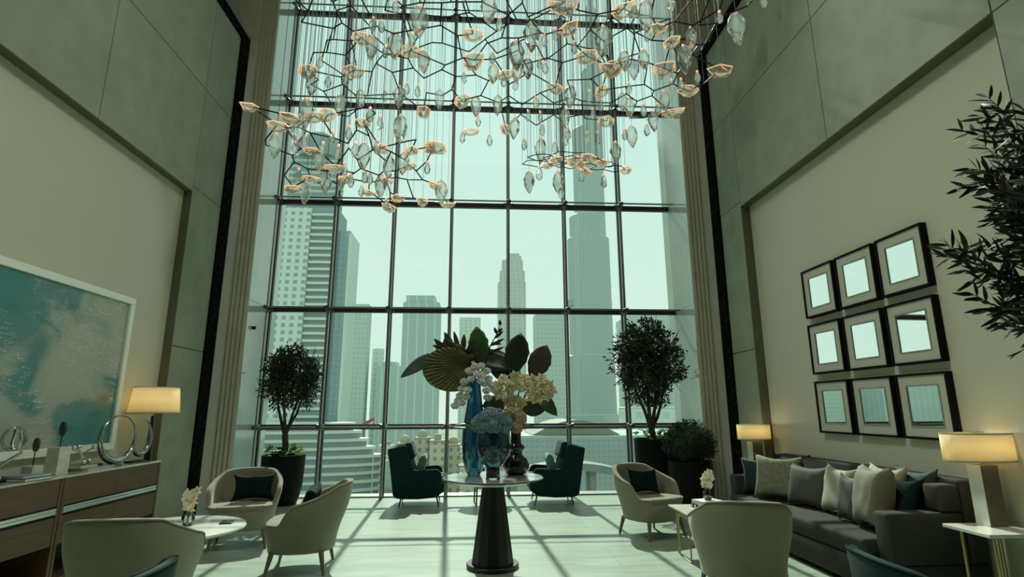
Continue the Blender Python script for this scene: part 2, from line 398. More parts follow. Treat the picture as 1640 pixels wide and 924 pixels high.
def cushion(label, M, w_, h_, t_, m_, cat='cushion', group=None, seed=1, pipe=None, pinch=0.14):
    b = pillow_mesh(w_, h_, t_, seed=seed, pinch=pinch)
    o = b.build('cushion', m_, None, smooth=True, angle=3, doubles=0.0008)
    o.matrix_world = M; tag(o, label, cat, group)
    if pipe:
        p = MB(); pts = []
        for k in range(4):
            for i in range(12):
                s_ = i/12*2-1; a, c = [(s_, -1), (1, s_), (-s_, 1), (-1, -s_)][k]
                x = a*w_/2*(1-pinch*(1-c*c)*abs(a)**3*1.2); z = c*h_/2*(1-pinch*(1-a*a)*abs(c)**3*1.6)
                pts.append((x, 0, z+h_/2))
        p.tube(pts, 0.007, 6, closed=True)
        p.build('piping', pipe, o, smooth=True)
    return o
barrel = make_barrel('cream barrel armchair behind the left round table, facing the viewer, teal cushion on it')
barrel.location = (-2.62, 6.70, 0); barrel.rotation_euler = (0, 0, math.radians(14))
BC = 'cream barrel armchairs around the low tables'; barrel['group'] = BC
dup(barrel, (-1.66, 5.72, 0), math.radians(-84), 'cream barrel armchair in profile, right of the left round table, back to the centre aisle', BC)
chD = dup(barrel, (2.10, 6.86, 0), math.radians(27), 'cream barrel armchair below the right olive tree, facing the brass table', BC)
chA = dup(barrel, (-2.36, 4.28, 0), math.radians(184), 'cream barrel armchair seen from behind in front of the sideboard', BC)
chE = dup(barrel, (2.12, 4.60, 0), math.radians(166), 'cream barrel armchair seen from behind, in front of the sofa and brass table', BC)
for c in (chA,): c.scale = (1.05, 1.03, 1.0)
def lean(x, y, z, rz, back, roll=0): return T(x, y, z) @ R('Z', rz) @ R('X', back) @ R('Y', roll)
cushion('dark teal cushion on the cream armchair behind the left round table', lean(-2.55, 6.74, 0.455, math.radians(14), math.radians(-14)), 0.46, 0.30, 0.13, teal_dk, seed=2)
cushion('dark teal cushion on the cream armchair below the right olive tree', lean(2.06, 6.90, 0.455, math.radians(22), math.radians(-14), 0.03), 0.44, 0.31, 0.13, teal_dk, seed=5)
cushion('dark teal cushion peeking over the arm of the profile cream armchair', lean(-1.66, 5.80, 0.455, math.radians(-84), math.radians(-14), 0.12), 0.40, 0.30, 0.12, teal_dk, seed=6)
# ---------------------------------------------------------------- teal wing lounge chairs
def make_lounge(label):
    t = thing('wing_lounge_chair', label, 'armchair')          # faces +X
    body = [(-0.40, 0.14), (-0.30, 0.125), (-0.05, 0.12), (0.22, 0.14), (0.285, 0.20), (0.295, 0.30), (0.30, 0.47), (0.275, 0.535), (0.22, 0.56), (-0.06, 0.545), (-0.145, 0.55), (-0.17, 0.64), (-0.205, 0.72), (-0.27, 0.93), (-0.49, 0.875), (-0.545, 0.865), (-0.50, 0.62), (-0.455, 0.32), (-0.43, 0.18)]
    for sy in (-1, 1):
        b = MB(); y0, y1 = (0.285, 0.36) if sy > 0 else (-0.36, -0.285)
        b.prism(body, y0, y1); b.build('side_panel', teal, t, smooth=True, bev=0.022, angle=0.6)
    bk = MB(); bk.prism([(-0.44, 0.16), (-0.22, 0.40), (-0.30, 0.62), (-0.40, 0.86), (-0.545, 0.87), (-0.50, 0.60), (-0.46, 0.30)], -0.30, 0.30)
    bk.build('backrest', teal, t, bev=0.02, smooth=True, angle=0.6)
    st = MB(); st.prism([(-0.42, 0.15), (-0.05, 0.125), (0.24, 0.15), (0.34, 0.22), (0.345, 0.33), (-0.30, 0.34)], -0.30, 0.30)
    st.build('seat_base', teal, t, bev=0.02, smooth=True, angle=0.6)
    sc = MB(); sc.box(-0.26, 0.40, -0.28, 0.28, 0.325, 0.45, 0.045, 4); sc.build('seat', mat('teal_seat_velvet', (0.03, 0.13, 0.125), 0.7, var=0.2, vscale=7, sheen=0.5), t, smooth=True)
    hr = MB(); hr.box(-0.075, 0.075, -0.29, 0.29, -0.13, 0.14, 0.05, 4, M=T(-0.225, 0, 0.82) @ R('Y', math.radians(-16)))
    hr.build('head_pillow', teal, t, smooth=True)
    bc = MB(); bc.box(-0.07, 0.07, -0.27, 0.27, -0.16, 0.15, 0.05, 4, M=T(-0.23, 0, 0.58) @ R('Y', math.radians(-14)))
    bc.build('back_cushion', teal, t, smooth=True)
    for x, lx in ((-0.31, -0.035), (0.23, 0.035)):
        for y in (-0.27, 0.27):
            l = MB(); l.tube([(x+lx, y, 0.001), (x, y, 0.15)], [0.008, 0.014], 8); l.build('leg', black_metal, t, smooth=True)
    return t
LC = 'teal wing lounge chairs'
lounge = make_lounge('teal wing lounge chair left of the flowers by the window, facing right'); lounge['group'] = LC
lounge.location = (-0.86, 9.28, 0); lounge.rotation_euler = (0, 0, math.radians(2))
dup(lounge, (1.18, 9.28, 0), math.radians(180), 'teal wing lounge chair right of the flowers by the window, facing left', LC)
tb = make_barrel('teal barrel chair whose back just shows at the bottom left, before a cream armchair', teal)
tb.location = (-1.82, 2.72, 0); tb.rotation_euler = (0, 0, math.radians(-88)); tb['group'] = 'teal barrel chairs at the lower edge'
dup(tb, (2.27, 2.66, 0), math.radians(84), 'teal barrel chair whose back just shows at the bottom right, before the sofa', 'teal barrel chairs at the lower edge')
cushion('pale teal cushion on the left window lounge chair', lean(-0.93, 9.26, 0.455, math.radians(-88), math.radians(-16)), 0.42, 0.33, 0.13, teal_lt, group='pale teal cushions on the window chairs', seed=8)
cushion('pale teal cushion on the right window lounge chair', lean(1.25, 9.28, 0.455, math.radians(90), math.radians(-16)), 0.42, 0.33, 0.13, teal_lt, group='pale teal cushions on the window chairs', seed=9)
# ---------------------------------------------------------------- small white table between the lounge chairs
t = thing('side_table', 'small round white table on thin black legs between the two window lounge chairs', 'table', (0.10, 9.22, 0))
MB().lathe([(0.36, 0.575), (0.40, 0.585), (0.405, 0.597), (0.40, 0.605)], 40).build('tabletop', marble_w, t, smooth=True)
b = MB(); b.tube([(0, 0, 0.36), (0, 0, 0.574)], 0.025, 10); b.build('hub', black_metal, t, smooth=True)
for k in range(3):
    a = math.radians(-115+120*k); b = MB(); b.tube([(0.02*math.cos(a), 0.02*math.sin(a), 0.42), (0.21*math.cos(a), 0.21*math.sin(a), 0.38), (0.24*math.cos(a), 0.24*math.sin(a), 0.001)], 0.012, 8)
    b.build('leg', black_metal, t, smooth=True)
# ---------------------------------------------------------------- pedestal table
t = thing('pedestal_table', 'tall round centre table on a tapered black pedestal, carrying the flower vases', 'table', (0.16, 5.64, 0))
MB().lathe([(0.24, 0), (0.25, 0.006), (0.25, 0.034), (0.244, 0.04)], 48).build('base_disc', black_wood, t, smooth=True, angle=0.6)
MB().lathe([(0.205, 0.041), (0.105, 0.758)], 12, M=R('Z', PI/12)).build('pedestal', black_wood, t)
MB().lathe([(0.33, 0.76), (0.478, 0.80)], 64).build('underside', mat('pale_lacquer_underside', (0.62, 0.64, 0.56), 0.4), t, smooth=True, angle=0.5)
tp = MB().lathe([(0.48, 0.801), (0.492, 0.804), (0.492, 0.814), (0.486, 0.819)], 64).build('tabletop', mat('glossy_dark_rimmed_top', (0.50, 0.53, 0.48), 0.07, coat=0.8, spec=0.8), t, smooth=True, angle=0.5)
b = MB(); b.tube([(0.492*math.cos(2*PI*i/64), 0.492*math.sin(2*PI*i/64), 0.808) for i in range(64)], 0.007, 6, closed=True); b.build('rim', black_wood, tp, smooth=True)
TZ = 0.8195
# vases
blue_glass = thin_glass('blue_glass', (0.20, 0.55, 0.68), gloss=0.05, body=(0.03, 0.24, 0.34), bodyw=0.28, edge=0.25)
navy_glass = thin_glass('smoky_blue_glass', (0.22, 0.46, 0.54), gloss=0.05, body=(0.01, 0.08, 0.12), bodyw=0.30, edge=0.25)
clear_glass = thin_glass('clear_glass', (0.93, 0.97, 0.95), gloss=0.05, edge=0.4)
V1 = (-0.03, 5.80)
t = thing('bottle_vase', 'tall blue glass bottle vase with a long neck, left on the centre table', 'vase', (*V1, TZ))
b1 = MB().lathe([(0.065, 0.012), (0.085, 0.03), (0.115, 0.15), (0.126, 0.30), (0.122, 0.42), (0.105, 0.55), (0.082, 0.70), (0.065, 0.85), (0.06, 1.02), (0.055, 1.02), (0.05, 0.86), (0.06, 0.72), (0.09, 0.52), (0.105, 0.30), (0.07, 0.08), (0.01, 0.06)], 40, cap=False).build('body', blue_glass, t, smooth=True, angle=3)
MB().lathe([(0.06, 0), (0.068, 0.005), (0.068, 0.02), (0.05, 0.028)], 32).build('foot', clear_glass, t, smooth=True)
V2 = (0.155, 5.48)
t = thing('globe_vase', 'dark blue glass globe vase holding blue hydrangeas, front of the centre table', 'vase', (*V2, TZ))
MB().lathe([(0.062, 0.10), (0.09, 0.13), (0.145, 0.21), (0.165, 0.30), (0.16, 0.38), (0.13, 0.45), (0.11, 0.47), (0.10, 0.46), (0.12, 0.43), (0.15, 0.37), (0.155, 0.30), (0.13, 0.22), (0.06, 0.15), (0.01, 0.13)], 40, cap=False).build('bowl', navy_glass, t, smooth=True, angle=3)
MB().lathe([(0.062, 0.012), (0.066, 0.02), (0.064, 0.098), (0.055, 0.104)], 32).build('foot', mat('black_glass', (0.005, 0.008, 0.01), 0.08, coat=0.5), t, smooth=True)
MB().lathe([(0.064, 0), (0.07, 0.003), (0.068, 0.011)], 32).build('base_rim', clear_glass, t, smooth=True)
V3 = (0.40, 5.82)
t = thing('stacked_vase', 'black vase of stacked bulbs, right on the centre table', 'vase', (*V3, TZ))
MB().lathe([(0.075, 0), (0.11, 0.015), (0.135, 0.06), (0.138, 0.10), (0.115, 0.15), (0.07, 0.19), (0.06, 0.215), (0.075, 0.24), (0.095, 0.262), (0.085, 0.285), (0.058, 0.30), (0.052, 0.36), (0.056, 0.47), (0.068, 0.52), (0.06, 0.52), (0.045, 0.46), (0.01, 0.40)], 40, cap=False).build('body', mat('black_glaze', (0.006, 0.006, 0.006), 0.12, coat=0.6), t, smooth=True, angle=3)
# ---------------------------------------------------------------- flowers and leaves
leafdark = mat('dark_magnolia_leaf', (0.018, 0.032, 0.014), 0.35, var=0.3, vscale=5)
leafgreen = mat('green_banana_leaf', (0.035, 0.10, 0.02), 0.4, var=0.3, vscale=5)
leafbrown = mat('bronze_leaf_underside', (0.05, 0.04, 0.025), 0.55, var=0.3, vscale=7)
leafkhaki = mat('dried_fan_palm', (0.17, 0.17, 0.065), 0.65, var=0.25, vscale=10)
leafgrey = mat('grey_green_leaf', (0.07, 0.10, 0.085), 0.5, var=0.3, vscale=10)
def leafmesh(b, base, tip, width, face, curl=0.1, n=10, wav=0.0, notch=0, fold=0.15, peak=0.45):
    base, tip, face = Vector(base), Vector(tip), Vector(face)
    d = tip-base; L_ = d.length; d.normalize(); side = d.cross(face).normalized(); nrm = side.cross(d).normalized()
    rows = []
    for i in range(n+1):
        u = i/n; hw = width/2*(math.sin(PI*min(1, u**(math.log(0.5)/math.log(peak)))))**0.75 if 0 < u < 1 else 0.002
        hw *= 1+wav*math.sin(u*40)
        c = base+d*L_*u+nrm*(-curl*L_*(u-0.0)**2+curl*L_*u*0.6)
        row = []
        for j in range(5):
            s_ = (j-2)/2; q = 1
            if notch and 0 < i < n and j in (0, 4) and i % 2: q = 1-notch
            row.append(b.bm.verts.new(c+side*hw*s_*q+nrm*abs(s_)*hw*fold))
        rows.append(row)
    for a, c in zip(rows, rows[1:]):
        for j in range(4): b.bm.faces.new((a[j], a[j+1], c[j+1], c[j]))
    return b
VIEW = Vector((0, -1, 0.1))
def leaf(name, label, base, tip, width, m_, face=(0, -1, 0.1), stem_to=None, cat='leaf', **k):
    b = leafmesh(MB(), base, tip, width, face, **k)
    o = b.build(name, m_, None, smooth=True, solid=0.003, angle=3); tag(o, label, cat)
    if stem_to:
        s_ = MB(); s_.tube([base, lerp(Vector(base), Vector(stem_to), 0.5)+Vector((0, 0, 0.02)), stem_to], 0.006, 6); s_.build('stem', leafdark, o, smooth=True)
    return o
T1 = (V1[0], V1[1], TZ+0.95); T3 = (V3[0], V3[1], TZ+0.45); T2 = (V2[0], V2[1], TZ+0.40)
leaf('banana_leaf', 'upright green leaf at the top middle of the arrangement', (0.03, 5.82, 1.93), (-0.02, 5.80, 2.34), 0.23, leafgreen, stem_to=T1, notch=0.12, peak=0.5)
leaf('magnolia_leaf', 'tall black-green leaf with torn tip, right of the upright green leaf', (0.36, 5.84, 1.80), (0.46, 5.80, 2.27), 0.27, leafdark, stem_to=T3, notch=0.08, peak=0.55)
leaf('magnolia_leaf', 'brown-backed rounded leaf at the far right top of the arrangement', (0.56, 5.84, 1.76), (0.74, 5.80, 2.14), 0.25, leafbrown, stem_to=T3, peak=0.55, notch=0.06)
leaf('magnolia_leaf', 'large black leaf lying across the centre of the arrangement', (-0.10, 5.88, 2.03), (0.44, 5.84, 1.92), 0.26, leafdark, face=(0, -1, 0.5), stem_to=T3, peak=0.5)
leaf('magnolia_leaf', 'black leaf between the green leaf and the cream flowers', (0.46, 5.92, 1.85), (0.10, 5.90, 1.98), 0.30, leafdark, face=(0.1, -1, -0.1), stem_to=T3, peak=0.5)
leaf('magnolia_leaf', 'round black leaf hanging below the cream flowers at right', (0.44, 5.84, 1.50), (0.72, 5.80, 1.47), 0.19, leafdark, stem_to=T3, peak=0.5, curl=-0.1)
leaf('magnolia_leaf', 'pointed green leaf hanging at the right end of the cream flowers', (0.60, 5.80, 1.66), (0.83, 5.76, 1.40), 0.15, mat('mid_green_leaf', (0.03, 0.06, 0.025), 0.4), stem_to=T3, peak=0.45)
leaf('magnolia_leaf', 'small round black leaf between the two tall vases', (0.30, 5.84, 1.52), (0.05, 5.82, 1.50), 0.20, leafdark, stem_to=T3, peak=0.5, curl=-0.1)
leaf('pod_leaf', 'flat black leaf sticking out level at the left under the hydrangeas', (0.04, 5.68, 1.285), (-0.27, 5.70, 1.305), 0.09, leafdark, stem_to=T2, fold=0.3, face=(0, -1, 1.2), peak=0.35)
leaf('pod_leaf', 'flat black leaf sticking out level at the right under the hydrangeas', (0.30, 5.74, 1.29), (0.60, 5.78, 1.30), 0.08, leafdark, stem_to=T2, fold=0.3, face=(0, -1, 1.2), peak=0.35)
leaf('caladium_leaf', 'grey-green pointed leaf at the far left of the arrangement', (-0.46, 5.74, 2.03), (-0.80, 5.72, 1.79), 0.13, leafgrey, stem_to=(-0.33, 5.76, 1.95), peak=0.4, curl=0.15)
leaf('caladium_leaf', 'small grey-green leaf between the far left leaf and the fan leaf', (-0.33, 5.76, 1.99), (-0.52, 5.74, 1.99), 0.09, leafgrey, stem_to=T1, peak=0.5)
# fan palm leaf: pleated round blade
b = MB(); cx, cz = -0.07, 1.94
ctr = b.bm.verts.new((cx, 5.76, cz)); rim = []; N = 72
for i in range(N+1):
    a = math.radians(lerp(80, 318, i/N)); e = (i/N*2-1)
    rr_ = 0.12+0.40*max(0, math.cos(a-math.radians(203)))**0.75
    rim.append(b.bm.verts.new((cx+rr_*math.cos(a), 5.76-0.03+(0.010 if i % 2 else -0.010), cz+rr_*0.74*math.sin(a))))
mid = [b.bm.verts.new(lerp(ctr.co, v.co, 0.55)+Vector((0, -0.025+(0.006 if i % 2 else -0.006), 0))) for i, v in enumerate(rim)]
for i in range(N):
    b.bm.faces.new((ctr, mid[i], mid[i+1])); b.bm.faces.new((mid[i], rim[i], rim[i+1], mid[i+1]))
o = b.build('fan_palm_leaf', leafkhaki, None, solid=0.003); tag(o, 'big round pleated olive-brown fan leaf at the left of the arrangement', 'leaf')
s2 = MB(); s2.tube([(cx, 5.765, cz), (-0.06, 5.79, 1.90), T1], 0.007, 6); s2.build('stem', leafkhaki, o)
# split leaf: fingers
b = MB()
for (bx_, bz_, tx_, tz_, w_) in ((-0.28, 2.02, -0.47, 2.20, .055), (-0.26, 2.04, -0.48, 2.13, .05), (-0.25, 2.06, -0.36, 2.27, .06), (-0.20, 2.06, -0.26, 2.28, .04), (-0.16, 2.05, -0.15, 2.25, .045), (-0.12, 2.04, -0.04, 2.20, .045), (-0.08, 2.03, 0.02, 2.15, .045), (-0.27, 2.0, -0.46, 2.06, .045), (-0.30, 2.0, -0.45, 2.02, .05), (-0.22, 1.96, -0.36, 2.20, .13)):
    leafmesh(b, (bx_, 5.80, bz_), (tx_, 5.77, tz_), w_*1.25, (0, -1, 0), peak=0.5)
leafmesh(b, (-0.12, 5.81, 1.93), (-0.34, 5.79, 2.10), 0.26, (0, -1, 0), peak=0.6)
leafmesh(b, (-0.10, 5.81, 1.94), (-0.10, 5.79, 2.10), 0.22, (0, -1, 0), peak=0.6)
o = b.build('split_palm_leaf', leafbrown, None, smooth=True, solid=0.003, angle=3); tag(o, 'dark deeply split leaf with pointed fingers above the fan leaf', 'leaf')
s2 = MB(); s2.tube([(-0.12, 5.81, 1.93), (-0.05, 5.81, 1.85), T1], 0.006, 6); s2.build('stem', leafdark, o)
# budding twig
o = thing('budding_twig', 'thin dark twig with pointed buds at the top of the arrangement', 'twig', (0.08, 5.83, 1.95))
b = MB(); b.tube([(0, 0, 0), (0.05, 0, 0.18), (0.13, 0, 0.33), (0.155, 0, 0.42)], [0.008, 0.007, 0.005, 0.003], 6)
b.tube([(0, 0, 0), (-0.05, -0.02, -0.10), (-0.10, -0.03, -0.16)], 0.008, 6); b.build('stem', leafdark, o)
for bx_, bz_, tx_, tz_ in ((.05, .18, .20, .26), (.06, .21, .17, .20), (.09, .26, .19, .34), (.12, .31, .09, .38), (.13, .33, .18, .37), (.155, .40, .15, .46), (.03, .10, .20, .17), (.03, .12, .12, .08)):
    leafmesh(MB(), (bx_, 0, bz_), (tx_, -0.02, tz_), 0.035, (0, -1, 0)).build('bud', leafdark, o, smooth=True, solid=0.003, angle=3)
# blooms
def petalball(b, c, r, n, pl, pw, seed, hemi=False):
    rnd = random.Random(seed); c = Vector(c)
    for i in range(n):
        z = 1-2*(i+.5)/n; a = i*2.39996; q = math.sqrt(1-z*z)
        d = Vector((q*math.cos(a), q*math.sin(a), z))
        p = c+d*r*rnd.uniform(0.86, 1.04)
        t1 = d.orthogonal().normalized(); t1 = (Matrix.Rotation(rnd.uniform(0, 6.3), 3, d) @ t1)
        for k in range(4):
            e = Matrix.Rotation(k*PI/2, 3, d) @ t1; f = d.cross(e)
            v = [b.bm.verts.new(p), b.bm.verts.new(p+e*pl*.6+f*pw*.5+d*pl*.1), b.bm.verts.new(p+e*pl+d*pl*.3), b.bm.verts.new(p+e*pl*.6-f*pw*.5+d*pl*.1)]
            b.bm.faces.new(v)
hyd = mat('dusty_blue_petals', (0.20, 0.29, 0.36), 0.8, var=0.2, vscale=30)
pea = mat('peach_petals', (0.52, 0.38, 0.24), 0.8, var=0.15, vscale=30)
crm = mat('cream_petals', (0.72, 0.64, 0.42), 0.8, var=0.12, vscale=30)
wht = mat('white_orchid_petals', (0.62, 0.63, 0.62), 0.75, var=0.1, vscale=30)
def bunch(name, label, loc, m_, heads, pl, pw, n, stem_to, group=None, cat='flowers'):
    t = thing(name, label, cat, loc)
    for i, (x, y, z, r) in enumerate(heads):
        b = MB(); bmesh.ops.create_icosphere(b.bm, subdivisions=2, radius=r*0.86, matrix=T(x, y, z))
        petalball(b, (x, y, z), r, n, pl, pw, i+11); h = b.build('bloom', m_, t, smooth=False)
        st = MB(); e = Vector(stem_to)-Vector(loc); st.tube([(x, y, z), (x*.5+e.x*.5, y*.5+e.y*.5, (z+e.z)/2), e], 0.005, 6); st.build('stem', leafgreen, t)
    return t
bunch('hydrangea_bunch', 'dusty blue hydrangeas in the globe vase', (0.15, 5.48, 1.34), hyd,
      [(-0.13, 0.02, -0.01, .085), (-0.05, -0.04, 0.045, .09), (0.04, -0.05, 0.04, .095), (0.11, -0.01, -0.01, .085), (0.0, -0.08, -0.03, .09), (-0.02, 0.07, 0.06, .09), (0.09, -0.05, -0.075, .06), (-0.08, -0.06, -0.04, .07)], 0.022, 0.02, 150, (0.155, 5.48, 1.16))
bunch('peach_flower_bunch', 'peach flowers tucked behind the hydrangeas', (0.36, 5.62, 1.36), pea,
      [(-0.02, 0, 0.06, .07), (0.06, -0.01, 0.02, .07), (0.03, -0.03, -0.06, .065), (0.05, 0.02, 0.07, .05)], 0.03, 0.022, 90, (0.40, 5.80, 1.26))
def starball(b, c, r, seed):
    rnd = random.Random(seed); c = Vector(c)
    ax = Vector((rnd.uniform(-.5, .5), -1, rnd.uniform(-.2, .5))).normalized(); t1 = ax.orthogonal().normalized()
    for ring, (n, tilt, L_) in enumerate(((6, 0.15, 1.0), (6, 0.6, 0.85), (5, 1.0, 0.6))):
        for k in range(n):
            e = Matrix.Rotation(2*PI*k/n+ring*.5+rnd.uniform(-.15, .15), 3, ax) @ t1
            tip = c+(e*math.cos(tilt)+ax*math.sin(tilt))*r*L_*rnd.uniform(.85, 1.1)
            leafmesh(b, c, tip, r*0.5, ax+e*0.2, n=5, curl=0.25, fold=0.25, peak=0.6)
t = thing('cream_flower_bunch', 'cream star-petalled flowers above the black stacked vase', 'flowers', (0.46, 5.66, 1.66))
rnd = random.Random(4)
for i, (x, z) in enumerate(((-.26, .03), (-.20, .10), (-.14, .03), (-.22, -.05), (-.08, .13), (-.05, .04), (-.10, -.10), (-.02, -.12), (.02, .11), (.05, .03), (.11, .09), (.13, -.01), (.19, .10), (.22, .02), (.17, -.08), (.27, .04), (.25, -.05), (-.15, -.11), (.30, -.01), (.08, -.07))):
    b = MB(); starball(b, (x, rnd.uniform(-.06, .04), z), 0.075, i)
    b.build('bloom', crm, t, smooth=True, angle=3, solid=0.002)
b = MB()
for k in range(6): b.tube([(-.2+.08*k, 0.03, -0.02), (-.07+.01*k, .10, -.2), (-0.06, 0.16, -0.38)], 0.006, 6)
b.build('stems', leafdark, t)
t = thing('orchid_spray', 'white orchid spray drooping around the neck of the blue bottle vase', 'flowers', (-0.03, 5.72, 1.80))
def orchid(x, y, z, s, seed):
    b = MB(); rnd = random.Random(seed)
    ax = Vector((rnd.uniform(-.4, .4), -1, rnd.uniform(-.1, .3))).normalized(); t1 = Vector((0, 0, 1)); t1 = (t1-ax*t1.dot(ax)).normalized()
    for k, (wd, L_) in enumerate(((.7, .9), (1.2, 1.0), (.7, .8), (.7, .8), (1.2, 1.0))):
        e = Matrix.Rotation(2*PI*k/5, 3, ax) @ t1
        leafmesh(b, (x, y, z), Vector((x, y, z))+e*s*L_, s*wd, ax, n=5, curl=0.2, fold=0.15, peak=0.55)
    bmesh.ops.create_icosphere(b.bm, subdivisions=2, radius=s*.22, matrix=T(x, y-0.01, z))
    b.build('blossom', wht, t, smooth=True, angle=3, solid=0.002)
op = [(-.20, -.02, -.30), (-.17, -.03, -.25), (-.13, -.04, -.27), (-.15, -.03, -.20), (-.09, -.05, -.21), (-.13, -.04, -.13), (-.07, -.06, -.14), (-.11, -.05, -.06), (-.04, -.06, -.03), (-.06, -.05, .05), (.00, -.05, .09), (.06, -.06, .10), (.12, -.05, .05), (.08, -.06, .0), (.14, -.05, -.03), (.10, -.06, -.08), (.17, -.04, -.09), (.12, -.06, -.15), (.20, -.04, -.14), (.13, -.05, -.22), (.02, -.07, .02), (.06, -.07, -.05)]
for i, p_ in enumerate(op): orchid(*p_, 0.048, i)
b = MB(); b.tube([(0, .08, 0), (0, -.02, .10), (-.07, -.04, .04), (-.12, -.03, -.14), (-.21, -.01, -.31)], 0.005, 6); b.tube([(0, .08, 0), (.02, -.02, .12), (.09, -.04, .06), (.14, -.03, -.10), (.13, -.04, -.23)], 0.005, 6)
b.build('stem', leafdark, t)
# ---------------------------------------------------------------- round marble table at left
t = thing('round_coffee_table', 'round white marble coffee table on a dark base between the left cream armchairs', 'table', (-2.52, 5.04, 0))
MB().lathe([(0.52, 0.480), (0.545, 0.484), (0.55, 0.495), (0.545, 0.505), (0.535, 0.508)], 56).build('tabletop', marble_w, t, smooth=True, angle=0.5)
MB().lathe([(0.44, 0.455), (0.46, 0.46), (0.46, 0.479), (0.45, 0.48)], 48).build('under_plate', mat('grey_lacquer', (0.18, 0.19, 0.16), 0.5), t, smooth=True, angle=.5)
for k in range(3):
    a = math.radians(70+120*k); b = MB()
    b.prism([(0.0, 0.0), (0.035, 0.0), (0.035, 0.14), (0.07, 0.30), (0.30, 0.454), (0.20, 0.454), (0.04, 0.36), (0.0, 0.30)], -0.012, 0.012, M=R('Z', a) @ T(0.03, 0, 0.01))
    b.build('leg', black_metal, t, bev=0.003)
MB().lathe([(0.20, 0), (0.205, 0.004), (0.20, 0.01)], 40).build('base_plate', black_metal, t, smooth=True)
MB().lathe([(0.13, 0.20), (0.135, 0.205), (0.13, 0.215)], 40).build('shelf_plate', black_metal, t, smooth=True)
def small_flowers(label, loc, tint, s=1.0, seed=0):
    t = thing('bud_vase', label, 'vase', loc)
    MB().lathe([(0.025*s, 0), (0.045*s, 0.015*s), (0.056*s, 0.05*s), (0.05*s, 0.085*s), (0.03*s, 0.11*s), (0.034*s, 0.12*s), (0.028*s, 0.118*s), (0.025*s, 0.108*s), (0.044*s, 0.08*s), (0.048*s, 0.05*s), (0.02*s, 0.012*s)], 28, cap=False).build('glass', tint, t, smooth=True, angle=3)
    f = thing('flower_cluster', label.replace('vase', 'flowers').split(' of ')[0] if 0 else ('blossoms in the ' + label), 'flowers', (loc[0], loc[1], loc[2]+0.10*s))
    rnd = random.Random(seed)
    for i in range(9):
        b = MB(); a = i*2.4; r_ = 0.045*s*(0.4+.6*(i % 3)/2)
        starball(b, (r_*math.cos(a), r_*math.sin(a), s*(0.04+0.018*i)), 0.05*s, i+seed); b.build('blossom', mat('blush_cream_petals', (0.80, 0.72, 0.55), 0.8, var=0.15, vscale=40), f, smooth=True, angle=3, solid=0.0015)
    b = MB(); b.tube([(0, 0, 0.16*s), (0, 0, -0.08*s)], 0.006*s, 6); b.tube([(0.01, 0, 0.10*s), (-0.01, 0, -0.08*s)], 0.005*s, 6); b.build('stem', leafgreen, f)
small_flowers('clear bud vase on the left round marble table', (-2.46, 5.13, 0.509), clear_glass, 0.95, 3)
o = MB().box(-0.05, 0.05, -0.075, 0.075, 0, 0.01, 0.003, M=R('Z', 0.2)).build('phone', mat('dark_phone_glass', (0.02, 0.022, 0.02), 0.15), None); o.location = (-2.17, 5.22, 0.5085)
tag(o, 'dark flat phone lying on the left round marble table', 'phone')
# ---------------------------------------------------------------- brass-legged coffee tables at right
t = thing('brass_coffee_table', 'rectangular white marble coffee table on brass loop legs before the sofa', 'table', (2.42, 5.60, 0))
MB().box(-0.34, 0.34, -0.58, 0.57, 0.432, 0.452, 0.003).build('tabletop', marble_w, t)
for sx_ in (-1, 1):
    for y0, y1 in ((0.42, 0.46), (-0.46, -0.42)):
        b = MB(); b.box(sx_*0.30-0.008, sx_*0.30+0.008, y0-.0, y0+0.016, 0, 0.431); b.build('leg', brass, t)
for y in (0.15, -0.40):
    b = MB(); x_ = 0.325
    b.tube([(-x_, y+0.17, 0.0085), (-x_, y+.17, 0.36), (-x_, y+.14, 0.40), (-x_, y-.10, 0.40), (-x_, y-.13, 0.36), (-x_, y-.13, 0.0085)], 0.008, 8, closed=True)
    b.tube([(x_, y+0.17, 0.0085), (x_, y+.17, 0.36), (x_, y+.14, 0.40), (x_, y-.10, 0.40), (x_, y-.13, 0.36), (x_, y-.13, 0.0085)], 0.008, 8, closed=True)
    b.box(-x_, x_, y+.16, y+.176, 0.395, 0.411); b.box(-x_, x_, y-.136, y-.12, 0.395, 0.411)
    b.build('loop_frame', brass, t, smooth=True)
MB().box(-0.30, 0.30, -0.40, 0.40, 0.412, 0.431, 0.002).build('apron', brass, t)
def book(label, loc, w_, d_, h_, col, rz, group=None):
    t = thing('book', label, 'book', loc, rz, group)
    MB().box(-w_/2+.004, w_/2-.004, -d_/2+.004, d_/2-.006, 0.004, h_-.004).build('pages', mat('paper_pages', (0.7, 0.68, 0.58), 0.9), t)
    b = MB(); b.box(-w_/2, w_/2, -d_/2, d_/2, 0, 0.004); b.box(-w_/2, w_/2, -d_/2, d_/2, h_-.004, h_); b.box(-w_/2, w_/2, d_/2-.006, d_/2, 0.004, h_-.004)
    b.build('cover', mat('book_cover_%d' % (int(col[0]*997)+int(col[2]*331)), col, 0.5), t)
    return t
book('grey-blue book, bottom of the stack on the brass table', (2.42, 5.95, 0.4525), 0.26, 0.19, 0.028, (0.14, 0.20, 0.23), 0.2, 'books on the brass table')
book('blue-grey book, middle of the stack on the brass table', (2.425, 5.95, 0.481), 0.25, 0.185, 0.025, (0.20, 0.27, 0.30), 0.15, 'books on the brass table')
book('white book, topmost of the stack on the brass table', (2.43, 5.95, 0.5065), 0.25, 0.18, 0.022, (0.70, 0.70, 0.62), 0.25, 'books on the brass table')
